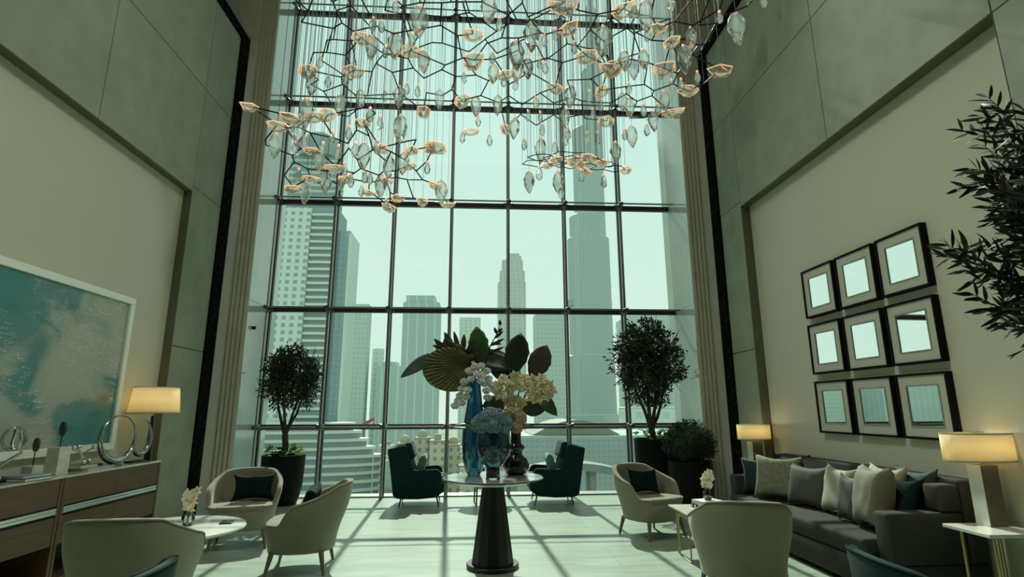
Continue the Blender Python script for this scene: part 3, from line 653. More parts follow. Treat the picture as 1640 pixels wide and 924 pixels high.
o = MB().tube([(0.0, -0.05, 0), (0, -0.05, 0.045), (0, 0.05, 0.045), (0, 0.05, 0)], 0.008, 6).build('black_handle_ornament', black_metal, None, smooth=True); o.location = (2.26, 5.86, 0.4605); tag(o, 'small black metal handle-shaped ornament left of the book stack', 'ornament')
small_flowers('small smoked glass vase on the book stack of the brass table', (2.44, 5.95, 0.529), navy_glass if 0 else thin_glass('smoked_glass', (0.35, 0.37, 0.36), 0.08, edge=0.3), 0.95, 9)
# ---------------------------------------------------------------- sofa
SX0, SX1, SY0, SY1 = 3.14, 4.06, 4.40, 7.16
t = thing('sofa', 'long charcoal grey sofa along the right wall under the mirrors', 'sofa', (3.6, 5.78, 0))
def sb_(x0, x1, y0, y1, z0, z1, bev, nm, m_=sofa_m):
    MB().box(x0-3.6, x1-3.6, y0-5.78, y1-5.78, z0, z1, bev, 3).build(nm, m_, t, smooth=True, angle=0.9)
sb_(SX0+.01, SX1, SY0+.02, SY1-.02, 0.05, 0.26, 0.012, 'base')
sb_(SX0, SX1-.14, SY0+.17, SY1-.17, 0.265, 0.43, 0.035, 'seat_cushion')
sb_(SX1-.17, SX1, SY0, SY1, 0.262, 0.90, 0.03, 'backrest')
sb_(SX0+.10, SX1-.175, SY0, SY0+.165, 0.262, 0.65, 0.025, 'armrest'); sb_(SX0+.10, SX1-.175, SY1-.165, SY1, 0.262, 0.65, 0.025, 'armrest')
sb_(SX1-.36, SX1-.172, SY0+.0, SY0+.165, 0.652, 0.86, 0.025, 'corner_upstand')
for x in (SX0+.08, SX1-.08):
    for y in (SY0+.1, SY1-.1): MB().box(x-3.63, x-3.57, y-5.81, y-5.75, 0.001, 0.049).build('foot', black_wood, t)
c_olive = mat('textured_olive_cushion', (0.20, 0.21, 0.145), 0.9, var=0.25, vscale=25, bump=0.3, bscale=120)
c_grey = mat('warm_grey_cushion', (0.075, 0.075, 0.062), 0.8, var=0.05)
c_cream = mat('cream_linen_cushion', (0.34, 0.335, 0.25), 0.8, var=0.05)
c_tan = mat('taupe_linen_cushion', (0.18, 0.175, 0.13), 0.8, var=0.08)
SG = 'scatter cushions on the sofa'
def sc_(label, x, y, rz, back, w_, h_, t_, m_, seed, roll=0, pipe=None):
    # rz=0 means the cushion faces -X (back to the wall)
    return cushion(label, T(x, y, 0.425) @ R('Z', math.radians(rz)-PI/2) @ R('X', math.radians(-back)) @ R('Y', math.radians(roll)), w_, h_, t_, m_, group=SG, seed=seed, pipe=pipe)
sc_('teal cushion standing at the far arm of the sofa, behind the olive cushion', 3.50, 6.84, 55, 6, 0.48, 0.46, 0.15, mat('blue_teal_cushion', (0.006, 0.024, 0.026), 0.8, var=0.3, sheen=0.1), 12)
sc_('black-teal cushion leaning on the sofa back at the far end', 3.76, 6.74, 22, 14, 0.54, 0.52, 0.14, teal_dk, 13)
sc_('big olive textured cushion at the far end of the sofa', 3.46, 6.44, 34, 14, 0.60, 0.53, 0.18, c_olive, 14)
sc_('plain warm grey cushion beside the olive cushion', 3.53, 5.98, 16, 14, 0.54, 0.46, 0.16, c_grey, 15, pipe=c_olive)
sc_('cream linen cushion in the middle of the sofa', 3.57, 5.52, 2, 14, 0.50, 0.50, 0.16, c_cream, 16)
sc_('narrow dark cushion with a light edge, edge-on between cream and taupe cushions', 3.47, 5.22, 2, 12, 0.30, 0.44, 0.12, c_grey, 17, pipe=c_cream)
sc_('taupe linen cushion, largest edge-on cushion in the near half of the sofa', 3.42, 4.86, -6, 12, 0.44, 0.57, 0.22, c_tan, 18)
sc_('cream cushion peeking out behind the taupe cushion', 3.64, 4.98, 4, 12, 0.44, 0.56, 0.14, c_cream, 19)
sc_('dark teal cushion in front at the near arm of the sofa', 3.56, 4.72, 16, 20, 0.36, 0.50, 0.16, teal_dk, 20)
sc_('teal cushion leaning behind the dark teal one at the near arm', 3.74, 4.78, 6, 14, 0.42, 0.56, 0.15, mat('mid_teal_cushion', (0.006, 0.028, 0.028), 0.8, var=0.3, sheen=0.1), 21)
# ---------------------------------------------------------------- side tables and lamps
def lamp(label, loc, rz, base='slab', a=0.27, b_=0.27, h=0.20, hb=0.44, taper=0.0, power=13):
    t = thing('table_lamp', label, 'lamp', loc, rz)
    if base == 'slab':
        MB().box(-0.075, 0.075, -0.055, 0.055, 0, hb, 0.002).build('base', mat('bronze_lamp_body', (0.13, 0.11, 0.08), 0.5), t)
        MB().box(-0.081, -0.0755, -0.055, 0.055, 0.0, hb, 0.001).build('marble_face', marble_w, t)
        zt = hb
    else:
        MB().prism([(-0.045, 0), (0.045, 0), (0.018, hb), (-0.018, hb)], -0.02, 0.02).build('base', black_wood, t, bev=0.003)
        MB().lathe([(0.09, 0), (0.09, 0.012)], 24).build('foot', black_wood, t)
        zt = hb
    b = MB(); b.tube([(0, 0, zt), (0, 0, zt+0.06+h*.8)], 0.006, 8)
    b.build('stem', brass, t, smooth=True)
    z0 = zt+0.03
    sh = MB(); g_ = []
    for q, (k, z) in enumerate(((1, z0), (1-taper, z0+h))):
        g_.append([sh.bm.verts.new((a*k*math.cos(2*PI*i/56), b_*k*math.sin(2*PI*i/56), z)) for i in range(56)])
    for i in range(56): j = (i+1) % 56; sh.bm.faces.new((g_[0][i], g_[0][j], g_[1][j], g_[1][i]))
    o = sh.build('lamp_shade', SHADE, t, smooth=True, solid=0.004, angle=3)
    for k, z in ((1, z0), (1-taper, z0+h)):
        r_ = MB(); r_.tube([(a*k*math.cos(2*PI*i/56), b_*k*math.sin(2*PI*i/56), z) for i in range(56)], 0.0045, 6, closed=True); r_.build('rim', mat('shade_trim', (0.35, 0.31, 0.2), 0.7), o, smooth=True)
    sp = MB()
    for k in range(3): an = k*2*PI/3; sp.tube([(0, 0, z0+.02), (a*.98*math.cos(an), b_*.98*math.sin(an), z0+.005)], 0.003, 6)
    sp.build('spider', brass, o, smooth=True)
    for k, z in ((.97, z0+.012), ((1-taper)*.97, z0+h-.015)):
        MB().lathe([(1, z), (1, z+.002)], 40, M=Matrix.Diagonal((a*k, b_*k, 1, 1))).build('diffuser', SHADE, o)
    bl = MB(); bmesh.ops.create_icosphere(bl.bm, subdivisions=2, radius=0.03, matrix=T(0, 0, z0+h*.5)); bl.build('bulb', mat('warm_bulb', (1, .8, .5), emis=(1.0, 0.62, 0.28), estr=12), t, smooth=True)
    L_ = bpy.data.lights.new('lamp_glow', 'POINT'); L_.energy = power; L_.color = (1.0, 0.80, 0.54); L_.shadow_soft_size = 0.05
    lo = bpy.data.objects.new('lamp_glow', L_); S.collection.objects.link(lo); lo.parent = t; lo.location = (0, 0, z0+h*.5+0.05)
    return t
def shade_mat():
    M, n, b, out = nodemat('translucent_linen'); n.nodes.remove(b)
    df = n.nodes.new('ShaderNodeBsdfDiffuse'); df.inputs[0].default_value = (0.80, 0.78, 0.62, 1)
    tl = n.nodes.new('ShaderNodeBsdfTranslucent'); tl.inputs[0].default_value = (0.92, 0.86, 0.68, 1)
    mx = n.nodes.new('ShaderNodeMixShader'); mx.inputs[0].default_value = 0.55
    n.links.new(df.outputs[0], mx.inputs[1]); n.links.new(tl.outputs[0], mx.inputs[2]); n.links.new(mx.outputs[0], out.inputs['Surface'])
    return M
SHADE = shade_mat()
LG = 'table lamps with lit drum shades'
t = thing('marble_side_table', 'white marble side table with brass legs at the near end of the sofa', 'table', (3.82, 4.08, 0))
MB().box(-0.23, 0.23, -0.20, 0.20, 0.572, 0.598, 0.004).build('tabletop', marble_w, t)
for x, y in ((-.13, -.12), (.17, -.16), (-.13, .15), (.17, .15)):
    b = MB(); b.tube([(x, y, 0.001), (x, y, 0.571)], 0.013, 10); b.build('leg', brass, t, smooth=True)
lamp('lit lamp with oval drum shade on the marble side table nearest the viewer', (3.90, 4.17, 0.5985), math.radians(4), a=0.29, b_=0.16, h=0.205, hb=0.44)
t = thing('end_table', 'small side table under the lamp beyond the far arm of the sofa', 'table', (3.78, 7.40, 0))
MB().box(-0.15, 0.15, -0.15, 0.15, 0.57, 0.595, 0.003).build('tabletop', marble_w, t)
for x, y in ((-.12, -.12), (.12, -.12), (-.12, .12), (.12, .12)): MB().box(x-.01, x+.01, y-.01, y+.01, 0.001, 0.569).build('leg', brass, t)
lamp('lit lamp with drum shade beyond the far end of the sofa', (3.74, 7.40, 0.5955), math.radians(10), a=0.23, b_=0.16, h=0.19, hb=0.44)
t = thing('console_table', 'low dark side table behind the right end of the sideboard', 'table', (-3.86, 6.92, 0))
MB().box(-0.09, 0.09, -0.09, 0.09, 0.72, 0.745, 0.003).build('tabletop', black_wood, t)
for x, y in ((-.07, -.07), (.07, -.07), (-.07, .07), (.07, .07)): MB().box(x-.012, x+.012, y-.012, y+.012, 0.001, 0.719).build('leg', black_wood, t)
lamp('lit lamp with tapered drum shade and slim black stem right of the sideboard', (-3.86, 6.92, 0.7455), 0, base='slim', a=0.27, b_=0.26, h=0.30, hb=0.66, taper=0.12, power=17)
# ---------------------------------------------------------------- sideboard
def sideboard(label, y0, y1, group):
    t = thing('sideboard', label, 'sideboard', (-3.80, (y0+y1)/2, 0), 0, group); L_ = (y1-y0)/2-0.002
    fx = 0.25
    MB().box(-0.25, fx, -L_, L_, 0.895, 0.912, 0.003).build('top', mat('pale_stone_top', (0.50, 0.52, 0.46), 0.15, coat=0.4), t)
    b = MB(); b.box(-0.25, fx-0.02, -L_, L_, 0.355, 0.894); b.build('body', walnut, t)
    for yy in (-1, 1):
        b = MB(); b.box(-0.25, fx, yy*L_-(0.03 if yy > 0 else 0), yy*L_+(0.03 if yy < 0 else 0), 0.001, 0.354, 0.004); b.build('leg', walnut, t)
    for ya, yb in ((-L_, -L_+.035), (L_-.035, L_)): MB().box(fx-0.019, fx, ya, yb, 0.355, 0.893, 0.002).build('stile', walnut, t)
    n = 2
    for k in range(n):
        a0 = -L_+.037+k*(2*L_-.074)/n; a1 = a0+(2*L_-.074)/n-.003
        MB().box(fx-0.019, fx-.002, a0, a1, 0.672, 0.892, 0.002).build('drawer', walnut, t)
        MB().box(fx-0.019, fx-.002, a0, a1, 0.357, 0.582, 0.002).build('door', walnut, t)
    h_ = MB(); h_.box(fx-.019, fx+.003, -L_+.037, L_-.037, 0.634, 0.655, 0.004); h_.box(fx-.019, fx+.003, -L_+.037, L_-.037, 0.607, 0.630, 0.004); h_.build('handle_rail', steel, t)
    g2 = MB(); g2.box(fx-.0195, fx-.012, -L_+.037, L_-.037, 0.583, 0.671); g2.build('groove', black_metal, t)
    MB().box(-0.24, -0.23, -L_+.03, L_-.03, 0.02, 0.35).build('back_panel', mat('smoked_mirror_panel', (0.08, 0.085, 0.075), 0.3), t)
    MB().box(-0.24, fx-.03, -L_+.03, L_-.03, 0.05, 0.07).build('lower_shelf', walnut, t)
    return t
sideboard('walnut sideboard unit with steel handle rail, right-hand one under the painting', 5.175, 6.64, 'walnut sideboard units')
sideboard('walnut sideboard unit with steel handle rail, nearer left-hand one cut by the frame', 3.70, 5.17, 'walnut sideboard units')
SZ = 0.9125
# glass ring sculpture
scg = thin_glass('sculpture_glass', (0.80, 0.88, 0.84), gloss=0.14, body=(0.35, 0.42, 0.38), bodyw=0.12, edge=0.55)
t = thing('glass_ring_sculpture', 'large tilted clear glass ring sculpture on a clear block, on the sideboard', 'sculpture', (-3.70, 5.95, SZ), math.radians(82))
b = MB(); pts, rr_ = [], []
for i in range(48):
    a = 2*PI*i/48; pts.append((0.235*math.cos(a)*1.0, 0.0, 0.265+0.225*math.sin(a))); rr_.append(0.010+0.026*(0.5-0.5*math.sin(a))**1.5)
Mr = T(0, 0, 0.0) @ R('Y', math.radians(18)) @ T(0, 0, 0.0)
b.tube(pts, rr_, 12, closed=True, M=T(0.03, 0, 0.02) @ R('Y', math.radians(14))); b.build('ring', scg, t, smooth=True, angle=3)
MB().box(-0.17, 0.13, -0.05, 0.05, 0.0, 0.03, 0.004).build('base', scg, t); MB().box(-0.17, -0.12, -0.052, 0.052, 0.031, 0.05, 0.004).build('clip', black_metal, t)
t = thing('glass_crescent_sculpture', 'open curled glass crescent sculpture on a black base, right end of the sideboard', 'sculpture', (-3.74, 6.47, SZ), math.radians(84))
b = MB(); pts, rr_ = [], []
for i in range(44):
    u = i/43; a = math.radians(lerp(75, -215, u)); r_ = lerp(0.235, 0.085, u**1.2)
    pts.append((r_*math.cos(a)*.8+0.03, 0, 0.235+r_*math.sin(a)*0.95)); rr_.append(0.004+0.026*math.sin(PI*u)**1.2)
b.tube(pts, rr_, 10); b.build('crescent', scg, t, smooth=True, angle=3)
MB().box(-0.11, 0.12, -0.045, 0.045, 0, 0.018, 0.004).build('base', black_metal, t)
# books and jack
book('grey cloth book, lower of two under the chrome jack', (-3.72, 5.72, SZ), 0.28, 0.22, 0.022, (0.42, 0.44, 0.40), 1.45, 'books under the chrome jack')
book('pale book lying on top of the grey book under the chrome jack', (-3.78, 5.68, SZ+0.0225), 0.26, 0.20, 0.03, (0.24, 0.24, 0.21), 1.55, 'books under the chrome jack')
t = thing('chrome_jack', 'chrome toy-jack ornament on the books of the sideboard', 'ornament', (-3.78, 5.67, SZ+0.0525+0.090))
for k, (th, ph) in enumerate(((55, 20), (55, 140), (55, 260))):
    d = Vector((math.sin(math.radians(th))*math.cos(math.radians(ph)), math.sin(math.radians(th))*math.sin(math.radians(ph)), math.cos(math.radians(th))))
    b = MB(); b.tube([d*-0.115, d*0.115], 0.009, 8)
    for s_ in (-1, 1): bmesh.ops.create_icosphere(b.bm, subdivisions=2, radius=0.024, matrix=Matrix.Translation(d*s_*0.115))
    b.build('rod', chrome, t, smooth=True)
# disc sculptures on marble blocks
def disc(label, y, hb, hs, rd, w_, x=-3.72):
    t = thing('disc_sculpture', label, 'sculpture', (x, y, SZ), math.radians(-8), 'black discs on marble blocks')
    MB().box(-w_/2, w_/2, -w_/2, w_/2, 0, hb, 0.002).build('marble_block', mat('grey_travertine_block', (0.60, 0.60, 0.52), 0.5, var=0.15, vscale=14), t)
    MB().tube([(0, 0, hb), (0, 0, hb+hs)], 0.004, 6).build('rod', black_metal, t)
    MB().lathe([(rd*.9, -0.012), (rd, -0.008), (rd, 0.008), (rd*.9, 0.012)], 32, M=T(0, 0, hb+hs+rd-0.004) @ R('Z', math.radians(60)) @ R('Y', PI/2)).build('disc', mat('black_cast_disc', (0.02, 0.022, 0.022), 0.6, bump=0.5, bscale=50), t, smooth=True, angle=.6)
disc('taller black disc on a rod over the taller marble block', 5.29, 0.235, 0.10, 0.062, 0.12)
disc('shorter black disc on a rod over the small marble block', 4.99, 0.105, 0.115, 0.056, 0.10, -3.70)
t = thing('steel_loop_sculpture', 'polished steel and glass loop sculpture at the left edge of the photo on the sideboard', 'sculpture', (-3.74, 4.80, SZ), math.radians(60))
b = MB(); b.tube([(0.075*math.cos(2*PI*i/32), 0.0, 0.33+0.085*math.sin(2*PI*i/32)) for i in range(32)], 0.012, 10, closed=True); b.build('glass_loop', scg, t, smooth=True)
b = MB(); b.tube([(0.03, 0, 0.40), (0.045, 0, 0.33), (0.04, 0, 0.25), (0.07, 0, 0.22), (-0.10, 0, 0.10), (-0.12, 0, 0.04), (-0.08, 0, 0.02)], 0.014, 10); b.tube([(0.0, 0, 0.40), (-0.012, 0, 0.30), (-0.0, 0, 0.25)], 0.012, 8); b.build('steel_ribbon', chrome, t, smooth=True)
MB().box(-0.12, 0.08, -0.05, 0.05, 0, 0.02, 0.003).build('base', black_metal, t)
book('navy book lying flat at the left edge of the sideboard', (-3.64, 4.88, SZ), 0.26, 0.19, 0.026, (0.05, 0.10, 0.15), 1.5, 'blue books on the sideboard')
book('pale blue book on top of the navy book at the left edge', (-3.645, 4.88, SZ+0.0265), 0.25, 0.185, 0.02, (0.20, 0.30, 0.36), 1.42, 'blue books on the sideboard')
# ---------------------------------------------------------------- painting
def art_mat():
    M, n, b, out = nodemat('abstract_teal_painting'); b.inputs['Roughness'].default_value = 0.35; b.inputs['Coat Weight'].default_value = 0.15
    t = n.nodes.new('ShaderNodeTexCoord')
    mp = n.nodes.new('ShaderNodeMapping'); mp.inputs['Location'].default_value = (0, 0.25, 0.3); mp.inputs['Scale'].default_value = (1, 0.9, 1.3); n.links.new(t.outputs['Object'], mp.inputs[0])
    nz = n.nodes.new('ShaderNodeTexNoise'); nz.inputs['Scale'].default_value = 1.1; nz.inputs['Detail'].default_value = 5; nz.inputs['Distortion'].default_value = 0.6
    n.links.new(mp.outputs[0], nz.inputs['Vector'])
    r = n.nodes.new('ShaderNodeValToRGB'); e = r.color_ramp.elements
    e[0].position = 0.36; e[0].color = (0.02, 0.19, 0.19, 1); e[1].position = 0.62; e[1].color = (0.36, 0.38, 0.30, 1)
    x = e.new(0.44); x.color = (0.07, 0.20, 0.185, 1); x = e.new(0.50); x.color = (0.26, 0.32, 0.27, 1)
    acc = nz.outputs['Fac']
    for (py, pz, rad, amt) in ((1.22, -0.52, 0.62, -0.20), (-0.25, 0.52, 0.62, -0.16), (0.98, 0.42, 0.30, -0.09), (0.0, -0.1, 0.22, -0.08), (0.55, -0.15, 0.55, 0.14), (-0.9, -0.3, 0.7, 0.10)):
        vd = n.nodes.new('ShaderNodeVectorMath'); vd.operation = 'DISTANCE'; vd.inputs[1].default_value = (0.035, py, pz); n.links.new(t.outputs['Object'], vd.inputs[0])
        mr = n.nodes.new('ShaderNodeMapRange'); mr.interpolation_type = 'SMOOTHSTEP'; mr.inputs[1].default_value = 0.0; mr.inputs[2].default_value = rad; mr.inputs[3].default_value = amt; mr.inputs[4].default_value = 0.0
        n.links.new(vd.outputs['Value'], mr.inputs[0]); aa = n.nodes.new('ShaderNodeMath'); n.links.new(acc, aa.inputs[0]); n.links.new(mr.outputs[0], aa.inputs[1]); acc = aa.outputs[0]
    n.links.new(acc, r.inputs[0])
    m2 = n.nodes.new('ShaderNodeMapping'); m2.inputs['Scale'].default_value = (1, 1.1, 4.5); n.links.new(t.outputs['Object'], m2.inputs[0])
    n2 = n.nodes.new('ShaderNodeTexNoise'); n2.inputs['Scale'].default_value = 3.4; n2.inputs['Detail'].default_value = 3; n2.inputs['Distortion'].default_value = 1.2; n.links.new(m2.outputs[0], n2.inputs['Vector'])
    r2 = n.nodes.new('ShaderNodeValToRGB'); e = r2.color_ramp.elements; e[0].position = 0.487; e[0].color = (0, 0, 0, 1); e[1].position = 0.513; e[1].color = (0, 0, 0, 1); x = e.new(0.5); x.color = (1, 1, 1, 1)
    n.links.new(n2.outputs['Fac'], r2.inputs[0])
    n3 = n.nodes.new('ShaderNodeTexNoise'); n3.inputs['Scale'].default_value = 1.3; n.links.new(t.outputs['Object'], n3.inputs['Vector'])
    r3 = n.nodes.new('ShaderNodeValToRGB'); e = r3.color_ramp.elements; e[0].position = 0.46; e[1].position = 0.56; n.links.new(n3.outputs['Fac'], r3.inputs[0])
    mm = n.nodes.new('ShaderNodeMath'); mm.operation = 'MULTIPLY'; n.links.new(r2.outputs[0], mm.inputs[0]); n.links.new(r3.outputs[0], mm.inputs[1])
    m4 = n.nodes.new('ShaderNodeMath'); m4.operation = 'MULTIPLY'; m4.inputs[1].default_value = 0.95; n.links.new(mm.outputs[0], m4.inputs[0])
    mx = n.nodes.new('ShaderNodeMix'); mx.data_type = 'RGBA'; mx.inputs[7].default_value = (0.62, 0.70, 0.60, 1)
    n.links.new(m4.outputs[0], mx.inputs[0]); n.links.new(r.outputs[0], mx.inputs[6]); n.links.new(mx.outputs[2], b.inputs['Base Color'])
    return M
t = thing('painting', 'large abstract teal and grey painting in a silver frame above the sideboard', 'painting', (-4.128, 5.22, 1.90))
H_, W_ = 0.86, 1.40
MB().box(0.01, 0.035, -W_+.06, W_-.06, -H_+.06, H_-.06).build('canvas', art_mat(), t)
b = MB(); fr = mat('silver_leaf_frame', (0.86, 0.92, 0.82), 0.4)
b.box(0.0, 0.06, -W_, W_, H_-.075, H_, 0.006); b.box(0.0, 0.06, -W_, W_, -H_, -H_+.075, 0.006); b.box(0.0, 0.06, W_-.075, W_, -H_+.076, H_-.076, 0.006); b.box(0.0, 0.06, -W_, -W_+.075, -H_+.076, H_-.076, 0.006)
b.build('frame', fr, t)
# ---------------------------------------------------------------- nine mirrors
MROT = 1.0
mir = mat('mirror_glass', (0.88, 0.92, 0.90), 0.02, metal=1.0)
matb = mat('pale_linen_mat', (0.52, 0.52, 0.44), 0.85)
def make_mirror():
    t = thing('framed_mirror', '', 'mirror', (0, 0, 0)); s_ = 0.295
    b = MB()
    b.box(-0.065, 0, -s_, s_, s_-.022, s_, 0.003); b.box(-0.065, 0, -s_, s_, -s_, -s_+.022, 0.003); b.box(-0.065, 0, -s_, -s_+.022, -s_+.022, s_-.022, 0.003); b.box(-0.065, 0, s_-.022, s_, -s_+.022, s_-.022, 0.003)
    b.build('frame', mat('matte_black_frame', (0.006, 0.006, 0.006), 0.7, spec=0.1), t)
    q = 0.178; b = MB(); i_ = s_-.022
    b.box(-0.05, -0.002, -i_, i_, q, i_); b.box(-0.05, -0.002, -i_, i_, -i_, -q); b.box(-0.05, -0.002, -i_, -q, -q, q); b.box(-0.05, -0.002, q, i_, -q, q)
    b.build('mat_board', matb, t)
    b = MB(); b.box(-0.055, -0.045, -q-.008, q+.008, q-.001, q+.012); b.box(-0.055, -0.045, -q-.008, q+.008, -q-.012, -q+.001); b.box(-0.055, -0.045, -q-.012, -q+.001, -q, q); b.box(-0.055, -0.045, q-.001, q+.012, -q, q)
    b.build('inner_fillet', mat('dull_silver_fillet', (0.30, 0.31, 0.26), 0.4, metal=0.5), t)
    MB().box(-0.03, -0.004, -q, q, -q, q).build('mirror_pane', mir, t)
    return t
mp_ = make_mirror(); first = True
rows = ['top', 'middle', 'bottom']; cols = ['window-side', 'centre', 'near']
for r_ in range(3):
    for c in range(3):
        lab = 'black-framed square mirror in the %s row and %s column of nine' % (rows[r_], cols[c])
        loc = (4.083, 6.075-0.645*c, 2.835-0.675*r_)
        if first: mp_.location = loc; mp_['label'] = lab; mp_['group'] = 'nine framed mirrors'; first = False
        else: dup(mp_, loc, 0, lab, 'nine framed mirrors')
# each pane hangs a degree or two out of true
for o in [x for x in bpy.data.objects if x.name.startswith('mirror_pane')]:
    c = round((6.075-o.parent.location.y)/0.645); o.rotation_euler = (0, 0, (0.024, 0.036, 0.034)[c]*MROT); o.location.x = -0.012
# wall sensor
t = thing('wall_sensor', 'small round chrome sensor on the pale stone at the left of the window', 'sensor', (-3.799, 9.33, 2.82))
MB().lathe([(0.05, 0), (0.05, 0.012), (0.03, 0.016)], 24, M=R('Y', PI/2)).build('plate', chrome, t, smooth=True)
MB().lathe([(0.03, 0.017), (0.036, 0.035), (0.02, 0.06)], 24, M=R('Y', PI/2)).build('eye', black_metal, t, smooth=True)
# ---------------------------------------------------------------- planters and trees
def leaf_cloud(b, pts, L_, W_, per, spread, rnd, out=None, droop=0.1):
    """small pointed two-faced leaves around each twig point"""
    for p, d in pts:
        for k in range(per):
            q = p + Vector((rnd.gauss(0, spread), rnd.gauss(0, spread), rnd.gauss(0, spread)))
            v = (d*0.7 + Vector((rnd.gauss(0, .7), rnd.gauss(0, .7), rnd.gauss(0, .6)-droop))).normalized()
            s_ = v.cross(Vector((rnd.gauss(0, 1), rnd.gauss(0, 1), rnd.gauss(0, 1)))).normalized()
            l = L_*rnd.uniform(.7, 1.25); w_ = W_*rnd.uniform(.8, 1.2); n_ = v.cross(s_)*w_*.25
            a = b.bm.verts.new(q); c = b.bm.verts.new(q+v*l*.45+s_*w_*.5+n_); e = b.bm.verts.new(q+v*l); f = b.bm.verts.new(q+v*l*.45-s_*w_*.5+n_)
            b.bm.faces.new((a, c, e)); b.bm.faces.new((a, e, f))
def planter(label, x, y, r, h, foot=0.6, round_=True):
    t = thing('planter', label, 'planter', (x, y, 0))
    prof = [(r*foot, 0.0), (r*(foot+.15), 0.02*h), (r*.86, .18*h), (r*.95, .40*h), (r*.985, .7*h), (r, h), (r*.93, h), (r*.92, h*.93)] if round_ else [(r*.90, 0), (r*.92, 0.01), (r*.98, .5*h), (r, h), (r*.94, h), (r*.93, h*.94)]
    MB().lathe(prof, 44).build('pot', pot_m, t, smooth=True, angle=.7)
    MB().lathe([(r*.91, h*.90), (r*.91, h*.925)], 32).build('soil', soil, t)
    return t
def tree(label, x, y, z0, base_h, cz, rx, ry, rz, seed, nb=5, nl=1500, L_=0.062, W_=0.016, trunk_r=0.045, leafm=None, lean_=(0, 0)):
    rnd = random.Random(seed); t = thing('olive_tree', label, 'tree', (x, y, z0))
    C_ = Vector((lean_[0], lean_[1], cz-z0)); B_ = MB(); tips = []
    f = Vector((rnd.uniform(-.02, .02), 0, base_h))
    B_.tube([(0, 0, -0.10), (0.015, 0.0, base_h*.45), f], [trunk_r*1.15, trunk_r*.95, trunk_r], 10)
    B_.bm.verts.ensure_lookup_table()
    for i in range(nb):
        a = 2*PI*i/nb+rnd.uniform(-.3, .3); e = C_+Vector((rx*.55*math.cos(a), ry*.55*math.sin(a), rz*rnd.uniform(-.25, .25)))
        m_ = f.lerp(e, .5)+Vector((rnd.uniform(-.05, .05), rnd.uniform(-.05, .05), rnd.uniform(-.1, .02)))
        B_.tube([f+Vector((0, 0, -.03)), f.lerp(m_, .5)+Vector((rnd.uniform(-.02, .02), 0, -.02)), m_, e], [trunk_r*.62, trunk_r*.5, trunk_r*.38, trunk_r*.22], 8)
        for k in range(6):
            a2 = rnd.uniform(0, 2*PI); e2 = C_+Vector((rx*.85*math.cos(a+rnd.uniform(-.8, .8)), ry*.85*math.sin(a+rnd.uniform(-.8, .8)), rz*rnd.uniform(-.75, .95)))
            s0 = m_.lerp(e, rnd.uniform(.2, 1)); B_.tube([s0, s0.lerp(e2, .5)+Vector((0, 0, .04)), e2], [trunk_r*.2, trunk_r*.14, trunk_r*.05], 5)
            tips.append(e2)
    B_.build('trunk', bark, t, smooth=True)
    pts = []
    for i in range(nl):
        u = Vector((rnd.gauss(0, 1), rnd.gauss(0, 1), rnd.gauss(0, 1))).normalized(); q = rnd.random()**0.42
        if u.z < -0.5 and rnd.random() < .35: continue
        lump = 0.88+0.26*noise.noise(Vector((u.x*2.2+seed, u.y*2.2, u.z*2.2)))
        p = C_+Vector((u.x*rx, u.y*ry, u.z*rz))*q*lump
        if noise.noise(p*4.5+Vector((seed, 0, 0))) < -0.22: continue
        pts.append((p, Vector((u.x, u.y, u.z+.25)).normalized()))
    b = MB(); leaf_cloud(b, pts, L_, W_, 4, .03, rnd); o = b.build('foliage', leafm or leaf_m, t); o['kind'] = 'stuff'
    return t
def under(label, x, y, z, r, seed, n=60, L_=0.11):
    rnd = random.Random(seed); t = MB()
    for i in range(n):
        a = rnd.uniform(0, 6.28); q = r*rnd.uniform(.2, 1); h = rnd.uniform(.02, .16)
        p = Vector((q*math.cos(a), q*math.sin(a), h)); d = Vector((math.cos(a)*.8, math.sin(a)*.8, rnd.uniform(-.2, .7))).normalized()
        leafmesh(t, p, p+d*L_*rnd.uniform(.7, 1.1), L_*.7, (rnd.uniform(-.3, .3), rnd.uniform(-.6, 0), 1), n=5, curl=.2, fold=.2)
        if i % 4 == 0: t.tube([(p.x*.5, p.y*.5, -0.04), p], .003, 5)
    o = t.build('ground_ivy', leaf_b, None, smooth=True, angle=3, solid=.0012); o.location = (x, y, z); tag(o, label, 'plant'); return o
planter('tall rounded black planter at the left of the window', -3.13, 9.42, 0.335, 0.76)
tree('ball-headed olive tree in the left planter', -3.13, 9.42, 0.715, 0.36, 1.97, 0.52, 0.46, 0.60, 3, nb=5, nl=2000, L_=0.085, W_=0.028, trunk_r=0.05)
under('bright green leafy underplanting around the left olive trunk', -3.13, 9.42, 0.72, .27, 5)
planter('tall black planter of the right olive tree', 3.00, 9.42, 0.335, 0.98, foot=.7)
tree('larger branching olive tree right of the window', 2.97, 9.40, 0.93, 0.22, 2.28, 0.66, 0.46, 0.84, 8, nb=6, nl=2700, L_=0.092, W_=0.030, trunk_r=0.055)
under('leafy underplanting around the right olive trunk', 3.00, 9.42, 0.93, .30, 6, n=50)
planter('black drum planter with the boxwood ball', 3.33, 8.70, 0.34, 0.68, round_=False)
t = thing('boxwood_ball', 'dense dark green boxwood ball in the black drum planter', 'shrub', (3.33, 8.70, 0.64))
rnd = random.Random(21); pts = []
for i in range(1500):
    u = Vector((rnd.gauss(0, 1), rnd.gauss(0, 1), rnd.gauss(0, 1))).normalized(); q = rnd.uniform(.75, 1)
    if u.z < -.55: continue
    pts.append((Vector((u.x*.38, u.y*.38, .30+u.z*.33))*1*(q+.12*noise.noise(u*3)), u))
b = MB(); leaf_cloud(b, pts, .045, .02, 4, .02, rnd)
